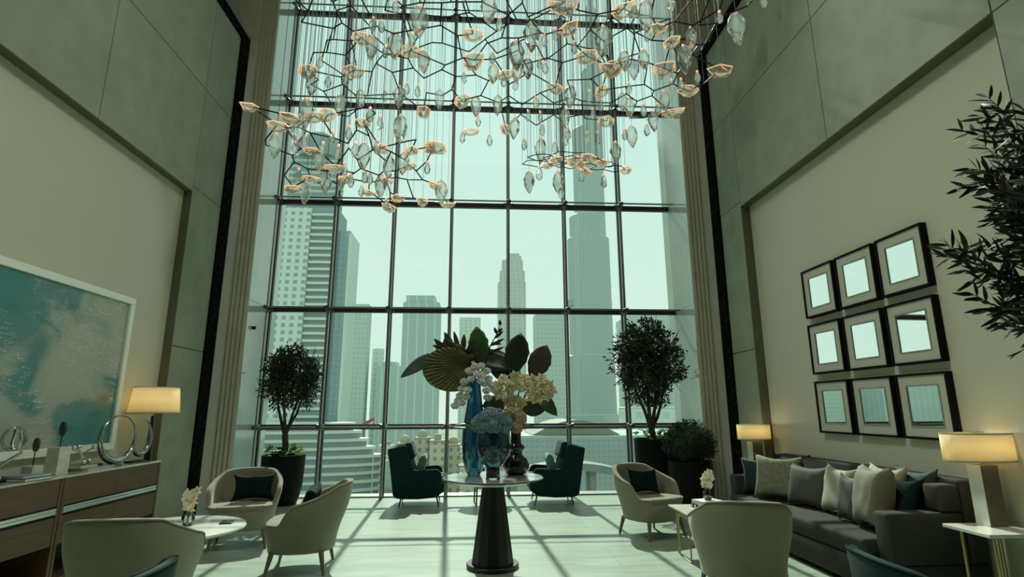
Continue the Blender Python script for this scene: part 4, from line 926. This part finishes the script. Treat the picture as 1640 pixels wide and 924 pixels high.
bmesh.ops.create_icosphere(b.bm, subdivisions=3, radius=.30, matrix=T(0, 0, .27)); b.build('foliage', leaf_d, t)['kind'] = 'stuff'
MB().tube([(0, 0, -.02), (0, 0, .1)], .03, 8).build('stem', bark, t)
# big olive tree at the right edge, close to the camera, in its own planter
planter('black planter of the olive tree at the right edge', 3.30, 2.62, 0.30, 0.6)
t = thing('olive_tree', 'dark olive branches reaching in at the right edge of the photo', 'tree', (3.30, 2.62, 0.55))
rnd = random.Random(33); B_ = MB(); F_ = MB()
B_.tube([(0, 0, -0.02), (.02, 0, .5), (-.02, 0, 1.1)], [.05, .042, .036], 10)
twigs = []
for i in range(46):
    el = rnd.uniform(-.75, 1.15); az = rnd.uniform(PI*.5, PI*1.55)
    ln = rnd.uniform(.35, .62)
    c0 = Vector((-.02, 0, 1.1)); ctr = Vector((0, 0, 1.85))
    e = ctr+Vector((ln*math.cos(az)*math.cos(el)*1.02, ln*math.sin(az)*.8*math.cos(el), .82*math.sin(el)))
    m_ = c0.lerp(e, .5)+Vector((.08, 0, .05)); B_.tube([c0, m_, e], [.018, .010, .003], 6)
    for k in range(9):
        s0 = m_.lerp(e, k/8); d = (e-m_).normalized(); v = (d+Vector((rnd.gauss(0, .7), rnd.gauss(0, .7), rnd.gauss(0, .6)))).normalized(); e2 = s0+v*rnd.uniform(.10, .20)
        B_.tube([s0, e2], [.004, .0015], 4)
        for j in range(7):
            p = s0.lerp(e2, (j+1)/7); side = v.orthogonal().normalized(); side = Matrix.Rotation(j*2.1+rnd.uniform(-.4, .4), 3, v) @ side
            leafmesh(F_, p, p+(v*.8+side*.75).normalized()*rnd.uniform(.08, .12), .021, (rnd.gauss(0, .5), -1, rnd.gauss(0, .5)), n=4, curl=.15, fold=.2)
B_.build('trunk', bark, t, smooth=True); F_.build('foliage', mat('dark_olive_leaf', (0.02, 0.032, 0.016), 0.45, var=.3, vscale=9), t, smooth=True, angle=3)['kind'] = 'stuff'
# ---------------------------------------------------------------- chandelier
DROPS=[[-1.13,6.25,6.63,"s"],[-0.84,6.46,6.58,"l"],[-1.47,6.52,6.56,"s"],[-1.36,6.55,6.55,"s"],[-1.56,6.9,6.47,"m"],[-1.22,6.84,6.48,"l"],[-1.37,6.95,6.45,"s"],[-0.97,6.74,6.5,"s"],[-0.84,7.1,6.42,"m"],[-2.34,7.16,6.4,"s"],[-2.31,7.51,6.31,"s"],[-2.03,7.46,6.32,"s"],[-2.59,7.62,6.29,"m"],[-1.89,7.84,6.23,"m"],[-2.24,7.97,6.2,"m"],[-1.28,7.77,6.25,"m"],[-1.5,7.75,6.25,"s"],[-1.14,7.6,6.29,"s"],[-0.98,7.64,6.28,"s"],[-2.21,6.38,5.12,"m"],[-1.41,6.38,5.12,"s"],[-2.76,6.92,4.93,"m"],[-2.39,6.7,5.01,"m"],[-2.34,6.82,4.96,"s"],[-2.5,6.93,4.92,"s"],[-2.14,6.95,4.92,"s"],[-1.97,6.75,4.99,"s"],[-2.23,7.14,4.85,"m"],[-1.94,6.99,4.9,"s"],[-1.73,6.66,5.02,"s"],[-1.71,6.95,4.92,"s"],[-1.6,7.04,4.88,"m"],[-1.4,6.88,4.94,"s"],[-1.05,6.58,5.05,"m"],[-1.3,6.5,5.08,"s"],[-1.29,7.23,4.81,"m"],[-1.08,7.16,4.84,"m"],[-0.75,7.24,4.81,"s"],[-2.6,7.77,4.62,"m"],[-2.24,7.53,4.71,"m"],[-2.6,7.43,4.74,"s"],[-1.92,7.3,4.79,"s"],[-2.03,7.58,4.69,"s"],[-1.87,7.51,4.71,"s"],[-1.66,7.43,4.74,"s"],[-1.59,7.45,4.73,"s"],[-1.76,7.71,4.64,"s"],[-1.46,7.6,4.68,"m"],[-1.44,7.99,4.54,"s"],[-0.58,7.71,4.64,"m"],[-0.27,7.6,5.5,"s"],[0.52,7.6,5.67,"m"],[0.14,7.6,5.46,"s"],[-0.04,8.23,6.13,"s"],[0.78,8.08,6.17,"s"],[0.98,8.1,6.17,"s"],[0.95,7.6,5.66,"s"],[0.67,7.6,5.41,"s"],[0.92,7.6,5.31,"m"],[1.14,7.6,5.37,"s"],[1.4,8.11,6.16,"m"],[1.35,7.6,5.61,"s"],[1.3,7.6,5.5,"s"],[1.65,7.6,5.54,"s"],[1.8,7.6,5.54,"s"],[1.47,7.3,4.77,"s"],[0.86,7.3,4.8,"s"],[0.71,7.3,4.66,"m"],[1.13,7.3,4.67,"m"],[1.17,7.3,4.51,"s"],[1.8,7.3,4.7,"s"],[0.09,6.25,6.63,"l"],[0.24,6.44,6.58,"s"],[0.7,6.62,6.54,"l"],[0.51,6.93,6.46,"l"],[0.88,6.66,6.52,"s"],[1.02,6.57,6.55,"s"],[1.17,6.2,6.64,"s"],[1.32,6.77,6.5,"s"],[1.72,6.64,6.53,"l"],[0.18,7.27,6.37,"m"],[0.34,7.4,6.34,"s"],[0.69,7.14,6.4,"m"],[0.86,7.06,6.43,"s"],[0.95,7.13,6.41,"s"],[0.53,7.23,6.38,"m"],[-0.26,7.35,6.35,"s"],[0.53,7.45,6.33,"s"],[-0.65,7.79,6.24,"m"],[0.27,7.87,6.22,"m"],[1.41,7.66,6.28,"m"],[0.88,7.79,6.24,"s"],[1.71,7.63,6.28,"s"],[1.93,7.8,6.24,"s"],[1.84,7.99,6.19,"s"],[-0.08,7.91,6.21,"m"],[0.16,6.98,6.44,"s"],[2.21,6.24,6.63,"l"],[2.03,6.17,6.65,"s"],[2.31,6.52,6.56,"s"],[2.49,6.05,6.68,"s"],[2.95,6.54,6.55,"m"],[3.22,6.21,6.64,"s"],[3.53,6.36,6.6,"l"],[3.7,5.95,6.7,"s"],[2.98,6.89,6.47,"l"],[2.38,6.92,6.46,"m"],[2.28,7.1,6.42,"m"],[2.1,6.96,6.45,"m"],[3.29,7.19,6.39,"s"],[3.09,7.34,6.35,"s"],[2.71,7.17,6.4,"s"],[2.95,7.37,6.35,"s"],[2.3,7.46,6.33,"s"],[2.26,7.72,6.26,"m"],[2.41,7.84,6.23,"m"],[2.94,7.68,6.27,"m"],[2.65,7.87,6.22,"s"],[2.88,8.1,6.16,"m"],[2.88,7.86,6.23,"s"],[2.35,7.6,5.59,"m"],[2.24,7.6,5.62,"s"],[2.59,7.6,5.71,"s"],[2.0,7.3,5.16,"m"]]
PETALS=[[[-1.7,6.86,6.59],[-1.03,7.02,6.56],[-2.59,7.42,6.45],[-1.92,7.43,6.45],[-0.93,8.09,6.29],[-0.17,8.59,6.16],[0.43,8.52,6.18],[-0.12,6.67,6.64],[1.22,6.59,6.66],[1.08,6.19,6.76],[1.55,7.0,6.56],[-0.1,7.15,6.52],[0.35,7.35,6.47],[1.17,7.58,6.42],[-0.31,7.93,6.33],[1.91,7.65,6.4],[2.12,8.18,6.26],[1.93,7.22,6.51],[1.94,6.32,6.73],[2.47,6.51,6.68],[2.72,6.71,6.63],[3.62,7.11,6.53],[2.74,7.1,6.53],[1.99,7.24,6.5],[3.27,7.55,6.42],[3.21,8.05,6.3]],[[-2.96,6.5,5.2],[-2.44,6.56,5.18],[-2.15,6.54,5.18],[-1.99,6.55,5.18],[-2.7,6.78,5.1],[-2.33,7.06,5.0],[-2.05,7.32,4.9],[-1.56,6.7,5.12],[-1.37,6.98,5.03],[-0.96,7.04,5.0],[-1.02,7.39,4.88],[-0.65,7.05,5.0],[-2.47,7.57,4.81],[-2.79,7.8,4.73],[-1.98,7.63,4.79],[-1.68,7.86,4.71],[-1.39,7.63,4.79],[-1.26,8.01,4.66],[-1.41,8.19,4.59],[-0.88,7.99,4.66],[-0.67,7.69,4.77],[-0.59,7.05,5.0],[-0.5,8.06,4.63]],[[1.1,7.2,5.0],[1.01,7.41,5.0],[1.53,7.08,5.0],[1.78,7.25,5.0],[1.47,7.35,5.0],[1.37,7.23,5.0],[1.59,7.55,5.0],[2.18,7.48,5.0]]]
OUTLINES=[[[-2.6,6.88],[-2.57,7.41],[-2.87,7.9],[-3.44,8.2],[-2.18,8.37],[-1.23,8.19],[-0.51,8.08],[-0.1,8.17],[-0.26,8.64],[0.46,8.65],[1.71,8.41],[2.27,8.22],[2.56,8.53],[3.56,8.07],[3.11,7.84],[3.43,7.45],[3.78,7.23],[3.65,7.03],[3.41,6.8],[3.8,6.08],[4.18,5.23],[-2.75,5.56]],[[-2.97,6.44],[-2.7,6.32],[-2.01,6.48],[-1.35,6.38],[-1.06,6.54],[-0.6,6.93],[-0.5,7.62],[-0.28,8.0],[-0.77,8.16],[-1.47,8.32],[-2.0,8.03],[-2.84,7.97],[-3.16,7.83],[-2.99,7.36],[-3.03,6.91]],[[0.45,7.4],[0.65,7.15],[1.15,6.99],[1.86,7.0],[2.23,7.3],[2.29,7.56],[1.54,7.65],[0.76,7.56]]]
PLANES = [(6.26, .25, 8.2), (4.55, .36, 8.3), (5.0, 0, 7)]
def sheet_z(k, y): z, a, Y1 = PLANES[k]; return z+a*(Y1-y)
dark_wire = mat('dark_bronze_rod', (0.035, 0.032, 0.028), 0.4, metal=0.6)
strand = mat('thin_steel_strand', (0.30, 0.32, 0.31), 0.4, metal=0.5)
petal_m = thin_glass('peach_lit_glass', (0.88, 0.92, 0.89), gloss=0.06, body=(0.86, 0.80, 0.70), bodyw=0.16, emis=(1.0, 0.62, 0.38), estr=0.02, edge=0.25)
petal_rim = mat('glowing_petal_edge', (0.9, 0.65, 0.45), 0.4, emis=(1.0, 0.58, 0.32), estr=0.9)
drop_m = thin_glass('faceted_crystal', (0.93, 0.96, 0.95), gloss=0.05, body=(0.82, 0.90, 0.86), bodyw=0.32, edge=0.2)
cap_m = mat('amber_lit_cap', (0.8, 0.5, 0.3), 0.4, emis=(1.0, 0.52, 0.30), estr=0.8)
ch = thing('glass_chandelier', 'huge hanging chandelier of bent dark rods, peach-lit glass petals and crystal drops before the window', 'chandelier', (0.4, 7.0, 11.64))
CO = Vector(ch.location)
def inside(p, poly):
    c = False; n = len(poly)
    for i in range(n):
        (x1, y1), (x2, y2) = poly[i], poly[(i+1) % n]
        if (y1 > p[1]) != (y2 > p[1]) and p[0] < (x2-x1)*(p[1]-y1)/(y2-y1)+x1: c = not c
    return c
rnd = random.Random(77); nodes_all = []
lat = []
OUTLINES.append([(x+.15, y-.2) for x, y in OUTLINES[0] if 1]); PETALS.append([]); PLANES.append((6.75, .25, 8.2))
OUTLINES.append([(x-.05, y+.1) for x, y in OUTLINES[2]]); PETALS.append([]); PLANES.append((5.13, 0, 7))
for k in range(5):
    ol = OUTLINES[k]; xs = [p[0] for p in ol]; ys = [p[1] for p in ol]
    s = (0.255, 0.19, 0.12, 0.33, 0.14)[k]; N_ = {}
    # jittered honeycomb
    nx = int((max(xs)-min(xs))/(s*1.732))+3; ny = int((max(ys)-min(ys))/(s*1.5))+3
    E_ = []
    def node(i, j, w_):
        x = min(xs)-s+(i+(0.5 if j % 2 else 0))*s*1.732; y = min(ys)-s+j*s*1.5+(s*0.5 if w_ else -s*0.5)*1.0
        h = random.Random((i*7919+j*104729+w_*31+k*17)); 
        return Vector((x+h.uniform(-.42, .42)*s, y+h.uniform(-.42, .42)*s, 0))
    for i in range(nx):
        for j in range(ny):
            for w_ in (0, 1): N_[(i, j, w_)] = node(i, j, w_)
    for i in range(nx):
        for j in range(ny):
            E_.append(((i, j, 0), (i, j, 1)))
            o_ = 1 if j % 2 else 0
            for di in (0, 1): E_.append(((i, j, 1), (i-1+di+o_, j+1, 0)))
    ok = {q: p for q, p in N_.items() if inside((p.x, p.y), ol)}
    pet = [Vector(p) for p in PETALS[k]]
    # pull the nearest free node onto each petal so that petals sit on the rods
    used = set()
    EE = [(a, c) for a, c in E_ if a in ok and c in ok and rnd.random() > (.02, .02, .0, .14, .04)[k]]
    for _ in range(6):
        deg = {}
        for a, c in EE: deg[a] = deg.get(a, 0)+1; deg[c] = deg.get(c, 0)+1
        EE = [(a, c) for a, c in EE if deg[a] > 1 and deg[c] > 1]
    deg = {q for e in EE for q in e}; ok = {q: p for q, p in ok.items() if q in deg}
    for p in pet:
        c = sorted(((v.x-p.x)**2+(v.y-p.y)**2, q) for q, v in ok.items() if q not in used)
        if c and c[0][0] < (s*1.3)**2: q = c[0][1]; ok[q] = Vector((p.x, p.y, 0)); used.add(q)
    b = MB(); cnt = 0
    for q, p in ok.items(): p.z = sheet_z(k, p.y)+0.10*noise.noise(Vector((p.x*1.3, p.y*1.3, k)))*(1.6 if k in (0, 1, 3) else .5)
    for a, c in EE:
        b.tube([ok[a]-CO, ok[c]-CO], .010 if k not in (2, 4) else .007, 5)
    lo = b.build('rod_lattice', dark_wire, ch); lat.append(lo)
    for q, p in ok.items():
        nodes_all.append(p.copy())
    for i, p in enumerate(pet):
        z = sheet_z(k, p.y); near = min(ok.values(), key=lambda v: (v-p).length) if ok else p
        if (near-p).length < .4: z = near.z
        r0 = (0.165, 0.135, 0.12, .1, .1)[k]*rnd.uniform(.8, 1.12); n = rnd.choice((5, 6, 6, 7)); M_ = T(p.x-CO.x, p.y-CO.y, z-CO.z) @ R('Z', rnd.uniform(0, 6.3)) @ R('X', rnd.uniform(-.35, .35))
        g = MB(); rad = [r0*rnd.uniform(.75, 1.15) for _ in range(n)]
        top = [g.bm.verts.new(M_ @ Vector((rad[i_]*1.1*math.cos(2*PI*i_/n), rad[i_]*.8*math.sin(2*PI*i_/n), .0))) for i_ in range(n)]
        md = [g.bm.verts.new(M_ @ Vector((rad[i_]*.85*math.cos(2*PI*i_/n+.2), rad[i_]*.62*math.sin(2*PI*i_/n+.2), -r0*.42))) for i_ in range(n)]
        bt = g.bm.verts.new(M_ @ Vector((0.02, 0, -r0*.72)))
        for i_ in range(n): j_ = (i_+1) % n; g.bm.faces.new((top[i_], top[j_], md[j_], md[i_])); g.bm.faces.new((md[i_], md[j_], bt))
        ro = [v.co.copy() for v in top]
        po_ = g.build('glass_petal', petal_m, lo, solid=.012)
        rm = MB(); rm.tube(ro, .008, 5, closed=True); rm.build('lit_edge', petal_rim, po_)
strands = MB()
for i, (x, y, z, c) in enumerate(DROPS):
    s = dict(l=1.12, m=.86, s=.42)[c]*rnd.uniform(.92, 1.1)
    h = .43*s; r = .108*s if c != 's' else .125*s
    b = MB(); n = 6; M_ = T(x-CO.x, y-CO.y, z-CO.z) @ R('Z', rnd.uniform(0, 6)) @ R('X', rnd.uniform(-.1, .1))
    prof = [(.22, .5), (.75, .36), (1.0, .12), (.82, -.12), (.40, -.38), (.06, -.5)] if c != 's' else [(.35, .5), (.62, .30), (.95, -.05), (.8, -.32), (.3, -.5)]
    rings = []
    for q, (a, zz) in enumerate(prof):
        rings.append([b.bm.verts.new(M_ @ Vector((a*r*rnd.uniform(.88, 1.12)*math.cos(2*PI*(j+.5*(q % 2))/n), a*r*rnd.uniform(.88, 1.12)*math.sin(2*PI*(j+.5*(q % 2))/n), zz*h*(1+rnd.uniform(-.06, .06))))) for j in range(n)])
    for q in range(len(rings)-1):
        A, B2 = rings[q], rings[q+1]
        for j in range(n):
            jj = (j+1) % n
            if q % 2 == 0: b.bm.faces.new((A[j], A[jj], B2[j])); b.bm.faces.new((A[jj], B2[jj], B2[j]))
            else: b.bm.faces.new((A[j], B2[jj], B2[j])); b.bm.faces.new((A[j], A[jj], B2[jj]))
    b.bm.faces.new(rings[0]); b.bm.faces.new(rings[-1][::-1])
    o = b.build('crystal_drop' if c != 's' else 'crystal_bud', drop_m, ch)
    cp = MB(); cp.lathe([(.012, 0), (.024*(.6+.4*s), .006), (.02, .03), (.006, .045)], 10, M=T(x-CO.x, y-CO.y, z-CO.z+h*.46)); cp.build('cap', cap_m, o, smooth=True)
    wr = MB(); wr.tube([(x-CO.x, y-CO.y, z-CO.z+h*.5), (x-CO.x, y-CO.y, 0)], .0028, 4); wr.build('wire', strand, o)
for p in nodes_all:
    strands.tube([(p.x-CO.x, p.y-CO.y, p.z-CO.z), (p.x-CO.x, p.y-CO.y, 0)], .0028, 4)
so_ = strands.build('suspension_strands', strand, ch); so_['kind'] = 'stuff'
MB().box(-3.2, 3.2, -1.9, 1.9, -0.04, 0.0, .005).build('ceiling_plate', upper_m, ch)
# ---------------------------------------------------------------- the city outside
GZ = -36.0
def facade(name, wall, glassc, su, sv, fu=0.5, fv=0.55, rough=0.75):
    """procedural window grid: su, sv = bay width and floor height in metres"""
    M, n, b, out = nodemat(name)
    t = n.nodes.new('ShaderNodeTexCoord'); sp = n.nodes.new('ShaderNodeSeparateXYZ'); n.links.new(t.outputs['Object'], sp.inputs[0])
    def band(sock, period, frac):
        a = n.nodes.new('ShaderNodeMath'); a.operation = 'DIVIDE'; a.inputs[1].default_value = period; n.links.new(sock, a.inputs[0])
        f = n.nodes.new('ShaderNodeMath'); f.operation = 'FRACT'; n.links.new(a.outputs[0], f.inputs[0])
        g = n.nodes.new('ShaderNodeMath'); g.operation = 'LESS_THAN'; g.inputs[1].default_value = frac; n.links.new(f.outputs[0], g.inputs[0]); return g.outputs[0]
    ad = n.nodes.new('ShaderNodeMath'); n.links.new(sp.outputs['X'], ad.inputs[0]); n.links.new(sp.outputs['Y'], ad.inputs[1])
    m1 = n.nodes.new('ShaderNodeMath'); m1.operation = 'MULTIPLY'
    n.links.new(band(ad.outputs[0], su, fu), m1.inputs[0]); n.links.new(band(sp.outputs['Z'], sv, fv), m1.inputs[1])
    mx = n.nodes.new('ShaderNodeMix'); mx.data_type = 'RGBA'; mx.inputs[6].default_value = (*wall, 1); mx.inputs[7].default_value = (*glassc, 1)
    n.links.new(m1.outputs[0], mx.inputs[0]); n.links.new(mx.outputs[2], b.inputs['Base Color']); b.inputs['Roughness'].default_value = rough
    return M
def tower(label, x0, x1, y, ztop, m_, depth=None, steps=None, name='tower', rot=0):
    """steps: (inset_left, inset_right, z_from, z_to) blocks stacked above the main shaft"""
    d = depth or (x1-x0)*.8; t = thing(name, label, 'building', ((x0+x1)/2, y+d/2, GZ), rot)
    hw = (x1-x0)/2
    MB().box(-hw, hw, -d/2, d/2, 0, ztop-GZ, .3, 1).build('shaft', m_, t)
    for (a, c, z0, z1) in steps or []:
        MB().box(-hw+a, hw-c, -d/2+a*.5, d/2-c*.5, z0-GZ+.01, z1-GZ, .3, 1).build('setback', m_, t)
    return t
haze1 = (0.42, 0.50, 0.46)
ST = globals()
struct('trim_20_ground_plain', MB().box(-900, 900, 14, 1500, GZ-1, GZ), mat('hazy_city_ground', (0.22, 0.24, 0.19), 0.9, var=.35, vscale=.05))
# left tower with window grid, balcony slabs and a rounded crown
t = thing('apartment_tower', 'tall pale tower with square windows and balcony slabs at the left of the window view', 'building', (-93.5, 290, GZ))
grid = facade('tower_square_window_grid', (0.64, 0.72, 0.66), (0.32, 0.39, 0.38), 4.1, 3.75, .5, .52)
glassy = facade('tower_banded_glazing', (0.50, 0.56, 0.53), (0.22, 0.30, 0.30), 60, 3.6, 1, .62)
blueg = facade('blue_glass_slab', (0.36, 0.46, 0.47), (0.28, 0.38, 0.40), 3, 3.6, .7, .8)
H0 = 107-GZ
b = MB(); b.box(-13, 4, -10, 10, 0, H0); b.build('window_wing', grid, t)
MB().box(-14.5, -13, -9, 9, 0, H0-10).build('corner_fin', blueg, t)
MB().box(-11, 15, -6, 9, H0, H0+32).build('upper_shaft', glassy, t)
b = MB(); b.lathe([(12, H0+32), (12, H0+38), (11, H0+43), (8, H0+46)], 32, M=T(3, 1, 0)); b.build('rounded_crown', mat('tower_crown_glass', (0.26, 0.33, 0.33), .3), t, smooth=True, angle=.6)
MB().box(4, 18, -8, 10, 0, H0).build('balcony_wing', mat('balcony_dark_wall', (0.26, 0.33, 0.32), .6), t)  # darker wall behind the balcony slabs
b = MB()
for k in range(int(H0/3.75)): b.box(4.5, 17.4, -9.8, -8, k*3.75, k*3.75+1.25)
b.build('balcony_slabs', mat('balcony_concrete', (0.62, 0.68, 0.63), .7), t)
MB().box(18, 24, -5, 12, 0, 96-GZ).build('blue_slab', blueg, t); MB().box(23.8, 25.4, -7, 12, 0, 94-GZ).build('edge_fin', mat('pale_concrete', (0.60, 0.68, 0.63), .7), t)
# curved podium in front of it
t = thing('curved_podium_building', 'curved low building with stacked white balcony bands at lower left of the view', 'building', (-90, 262, GZ))
bnd = mat('podium_glass', (0.22, 0.27, 0.26), .3); wb = mat('podium_white_band', (0.62, 0.68, 0.62), .6)
for k in range(9):
    rx = 46-(k-4)*3.2 if k > 4 else 46; z = 0.5+k*3.5
    b = MB(); b.lathe([(1, z), (1, z+2.2)], 64, M=Matrix.Diagonal((rx, 14, 1, 1))); b.build('glazing', bnd, t)
    b = MB(); b.lathe([(1, z+2.2), (1.02, z+2.25), (1.02, z+3.45), (1, z+3.5)], 64, M=Matrix.Diagonal((rx, 14, 1, 1))); b.build('band', wb, t)
# middle and right towers; facade colours lightened to stand in for haze
stripe = facade('vertical_striped_glass', (0.62, 0.72, 0.68), (0.44, 0.53, 0.51), 5.5, 3.4, .88, 1.0)
fine = facade('fine_grid_facade', (0.52, 0.60, 0.56), (0.44, 0.52, 0.49), 2.6, 3.4, .6, .5)
pinkish = facade('rosy_stone_facade', (0.56, 0.58, 0.54), (0.46, 0.50, 0.48), 4, 3.6, .4, .6)
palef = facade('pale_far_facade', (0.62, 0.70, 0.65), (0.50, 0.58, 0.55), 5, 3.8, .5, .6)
def tw(label, x0, x1, ytop, Y, m_, steps=None, **k):
    return tower(label, x0, x1, Y, ytop, m_, steps=steps, **k)
tw('slim pale tower edge far behind the left tower', -90, -76.5, 74, 380, fine)
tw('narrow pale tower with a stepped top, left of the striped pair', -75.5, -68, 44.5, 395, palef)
tw('shorter tower with fine vertical stripes left of the big striped tower', -69.5, -52.5, 31, 380, stripe, steps=[(3, 3, 31, 34)])
tw('broad glass tower with white vertical stripes, left of the flowers', -47.4, -24.6, 68, 340, stripe, steps=[(1.6, 3, 68, 72.5)])
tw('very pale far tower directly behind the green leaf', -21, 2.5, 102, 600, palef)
tw('rosy stepped tower with rounded top behind the centre mullion', 16.8, 40.8, 110, 460, pinkish, steps=[(1.6, .6, 110, 120.5), (3.6, 2.2, 120.5, 130.5), (7.6, 3.2, 130.5, 135), (10, 5, 135, 137.5)])
tw('plain textured tower between the flowers and the spire tower', 42.4, 64, 71.8, 400, fine)
tw('pale tower outside to the far left, seen in the window-side mirrors', -330, -285, 32, 420, fine)
tw('striped pale tower outside to the far left, seen in the centre mirrors', -400, -345, 26, 400, stripe)
tw('grey tower outside to the far left, seen in the near mirrors', -275, -240, 22, 430, stripe)
tw('low grey block outside to the far left, seen in the near mirrors', -480, -415, 22, 380, fine)
tw('broad tower behind the right olive tree', 112, 154, 70.9, 400, fine)
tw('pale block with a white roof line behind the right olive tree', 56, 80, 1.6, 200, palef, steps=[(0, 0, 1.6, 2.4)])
# spire tower: clustered lobes stepping in
t = thing('spire_tower', 'very tall stepped spire tower right of centre in the window view', 'building', (129, 620, GZ))
bm_ = facade('spire_fine_steel_facade', (0.42, 0.50, 0.48), (0.36, 0.44, 0.43), 1.6, 3.6, .55, .8)  # pale low-contrast facade, distance haze put into its colours
for (cx_, r_, zt_) in [(16, 4.5, 640), (15, 8, 520), (11, 12.5, 425), (9, 14.5, 348), (3.5, 17.5, 343), (1, 21.5, 228), (1.5, 25.2, 200), (0, 27.5, 60), (-1, 31, -5)]:
    MB().lathe([(r_, 0), (r_, zt_-GZ), (r_*.8, zt_-GZ+4)], 20, M=T(cx_, 0, 0)).build('lobe', bm_, t, smooth=True, angle=.6)
for z in (118,):
    MB().lathe([(27, z-GZ), (27.3, z-GZ+1), (27.3, z-GZ+7), (27, z-GZ+8)], 32, M=Matrix.Diagonal((1, .7, 1, 1))).build('service_band', mat('service_band_dark', (0.32, 0.39, 0.38), .5), t)
# domed low-rise town
tan_f = facade('sand_render_windows', (0.55, 0.50, 0.38), (0.26, 0.27, 0.24), 3.2, 3.3, .42, .5)
sand = mat('sand_render', (0.36, 0.33, 0.24), .8)
rnd = random.Random(5)
LBL = ['sand-coloured domed building behind the left lounge chair, %s' % s for s in ('leftmost', 'second from left', 'third from left', 'fourth from left', 'fifth, behind the bottle vase')]
for i, (x, hgt, dm) in enumerate(((-31, 23, 1), (-24, 25, 1), (-17, 24, 0), (-10.5, 22, 1), (-3, 20, 0))):
    t = thing('domed_building', LBL[i], 'building', (x, 246+(i % 2)*5, GZ))
    MB().box(-3.0, 3.0, -5, 5, 0, hgt).build('wall', tan_f, t); MB().box(-3.1, 3.1, -5.2, 5.2, hgt, hgt+.8).build('parapet', sand, t)
    if dm: MB().lathe([(2.2, hgt+.8), (2.2, hgt+1.8), (1.9, hgt+2.8), (1.2, hgt+3.6), (.3, hgt+4)], 20).build('dome', sand, t, smooth=True)
    else: MB().box(-1.4, 1.4, -2, 2, hgt+.8, hgt+3.2).build('roof_house', sand, t)
for i in range(40):
    x = -40+(i % 10)*11.5+rnd.uniform(-1, 1)-(i//10)*4; y = 282+(i//10)*14; h = rnd.uniform(6, 16)+(i//10)*2.5
    t = thing('low_house', 'one of the small hazy low-rise houses near the horizon', 'building', (x, y, GZ), rnd.uniform(-.1, .1), 'hazy low-rise houses')
    w_ = rnd.uniform(3, 5); MB().box(-w_, w_, -4, 4, 0, h).build('wall', rnd.choice((tan_f, palef, fine)), t); MB().box(-w_*.4, w_*.4, -2, 2, h+.01, h+2).build('roof_house', sand, t)
# long grey mall and its curved ramp at lower right
mall = facade('grey_textured_cladding', (0.33, 0.40, 0.37), (0.28, 0.34, 0.32), 1.2, 1.2, .5, .5, .7)
t = thing('exhibition_hall', 'broad grey low building filling the lower right of the window view', 'building', (32, 138, GZ))
MB().box(-28, 40, -8, 30, 0, 31.5, .4, 1).build('wall', mall, t)
b = MB(); b.prism([(-19+21*i/24, 31.6+(3.4*math.sin(PI*i/24))) for i in range(25)], -6, 20, M=T(0, 0, 0)); b.build('arched_roof', mat('sandy_roof', (0.22, 0.23, 0.17), .7), t)
t = thing('curved_ramp', 'curved pale ramp sweeping down in front of the grey hall', 'road', (0, 0, 0))
b = MB(); rp = []
for i in range(30):
    u = i/29; a = lerp(2.2, .15, u); rp.append(Vector((16+24*math.cos(a), 96, -27+18.5*math.sin(a))))
for y0, y1, dz, hh in ((94, 100, 0, 1.2),):
    for a, c in zip(rp, rp[1:]):
        vs = [b.bm.verts.new((p.x, yy, p.z+dd)) for p, yy, dd in ((a, y0, 0), (c, y0, 0), (c, y0, hh), (a, y0, hh), (a, y1, 0), (c, y1, 0), (c, y1, hh), (a, y1, hh))]
        for f in ((0, 1, 2, 3), (4, 5, 6, 7), (3, 2, 6, 7), (0, 1, 5, 4)): b.bm.faces.new([vs[q] for q in f])
b.build('deck', mat('ramp_concrete', (0.17, 0.20, 0.18), .7), t)
b = MB()
for i in range(3, 27, 4): b.box(rp[i].x-.5, rp[i].x+.5, 95, 99, GZ, rp[i].z)
b.build('piers', mat('ramp_concrete', (0.5, .55, .48), .7), t)
t = thing('flagpole', 'flagpole with a small red and white flag above the low houses', 'flag', (-45, 250, GZ))
MB().tube([(0, 0, 0), (0, 0, 36)], .22, 8).build('pole', mat('pole_white', (.6, .62, .6), .5), t)
b = MB(); b.grid(lambda u, v: Vector((-u*5.5, .5*math.sin(u*6), 34.5-v*3-u*2.6)), 12, 4); f_ = b.build('flag', mat('flag_red', (.45, .10, .10), .8), t, solid=.05)
b = MB(); b.grid(lambda u, v: Vector((-.6-u*3.5, .5*math.sin(u*6)-.1, 33.0-v*1-u*2.4)), 12, 3); b.build('white_stripe', mat('flag_white', (.7, .7, .68), .8), f_, solid=.05)
# road
o = struct('trim_21_road', MB().box(-60, 0, 128, 150, GZ, GZ+.1), mat('pale_asphalt', (.24, .26, .22), .8))
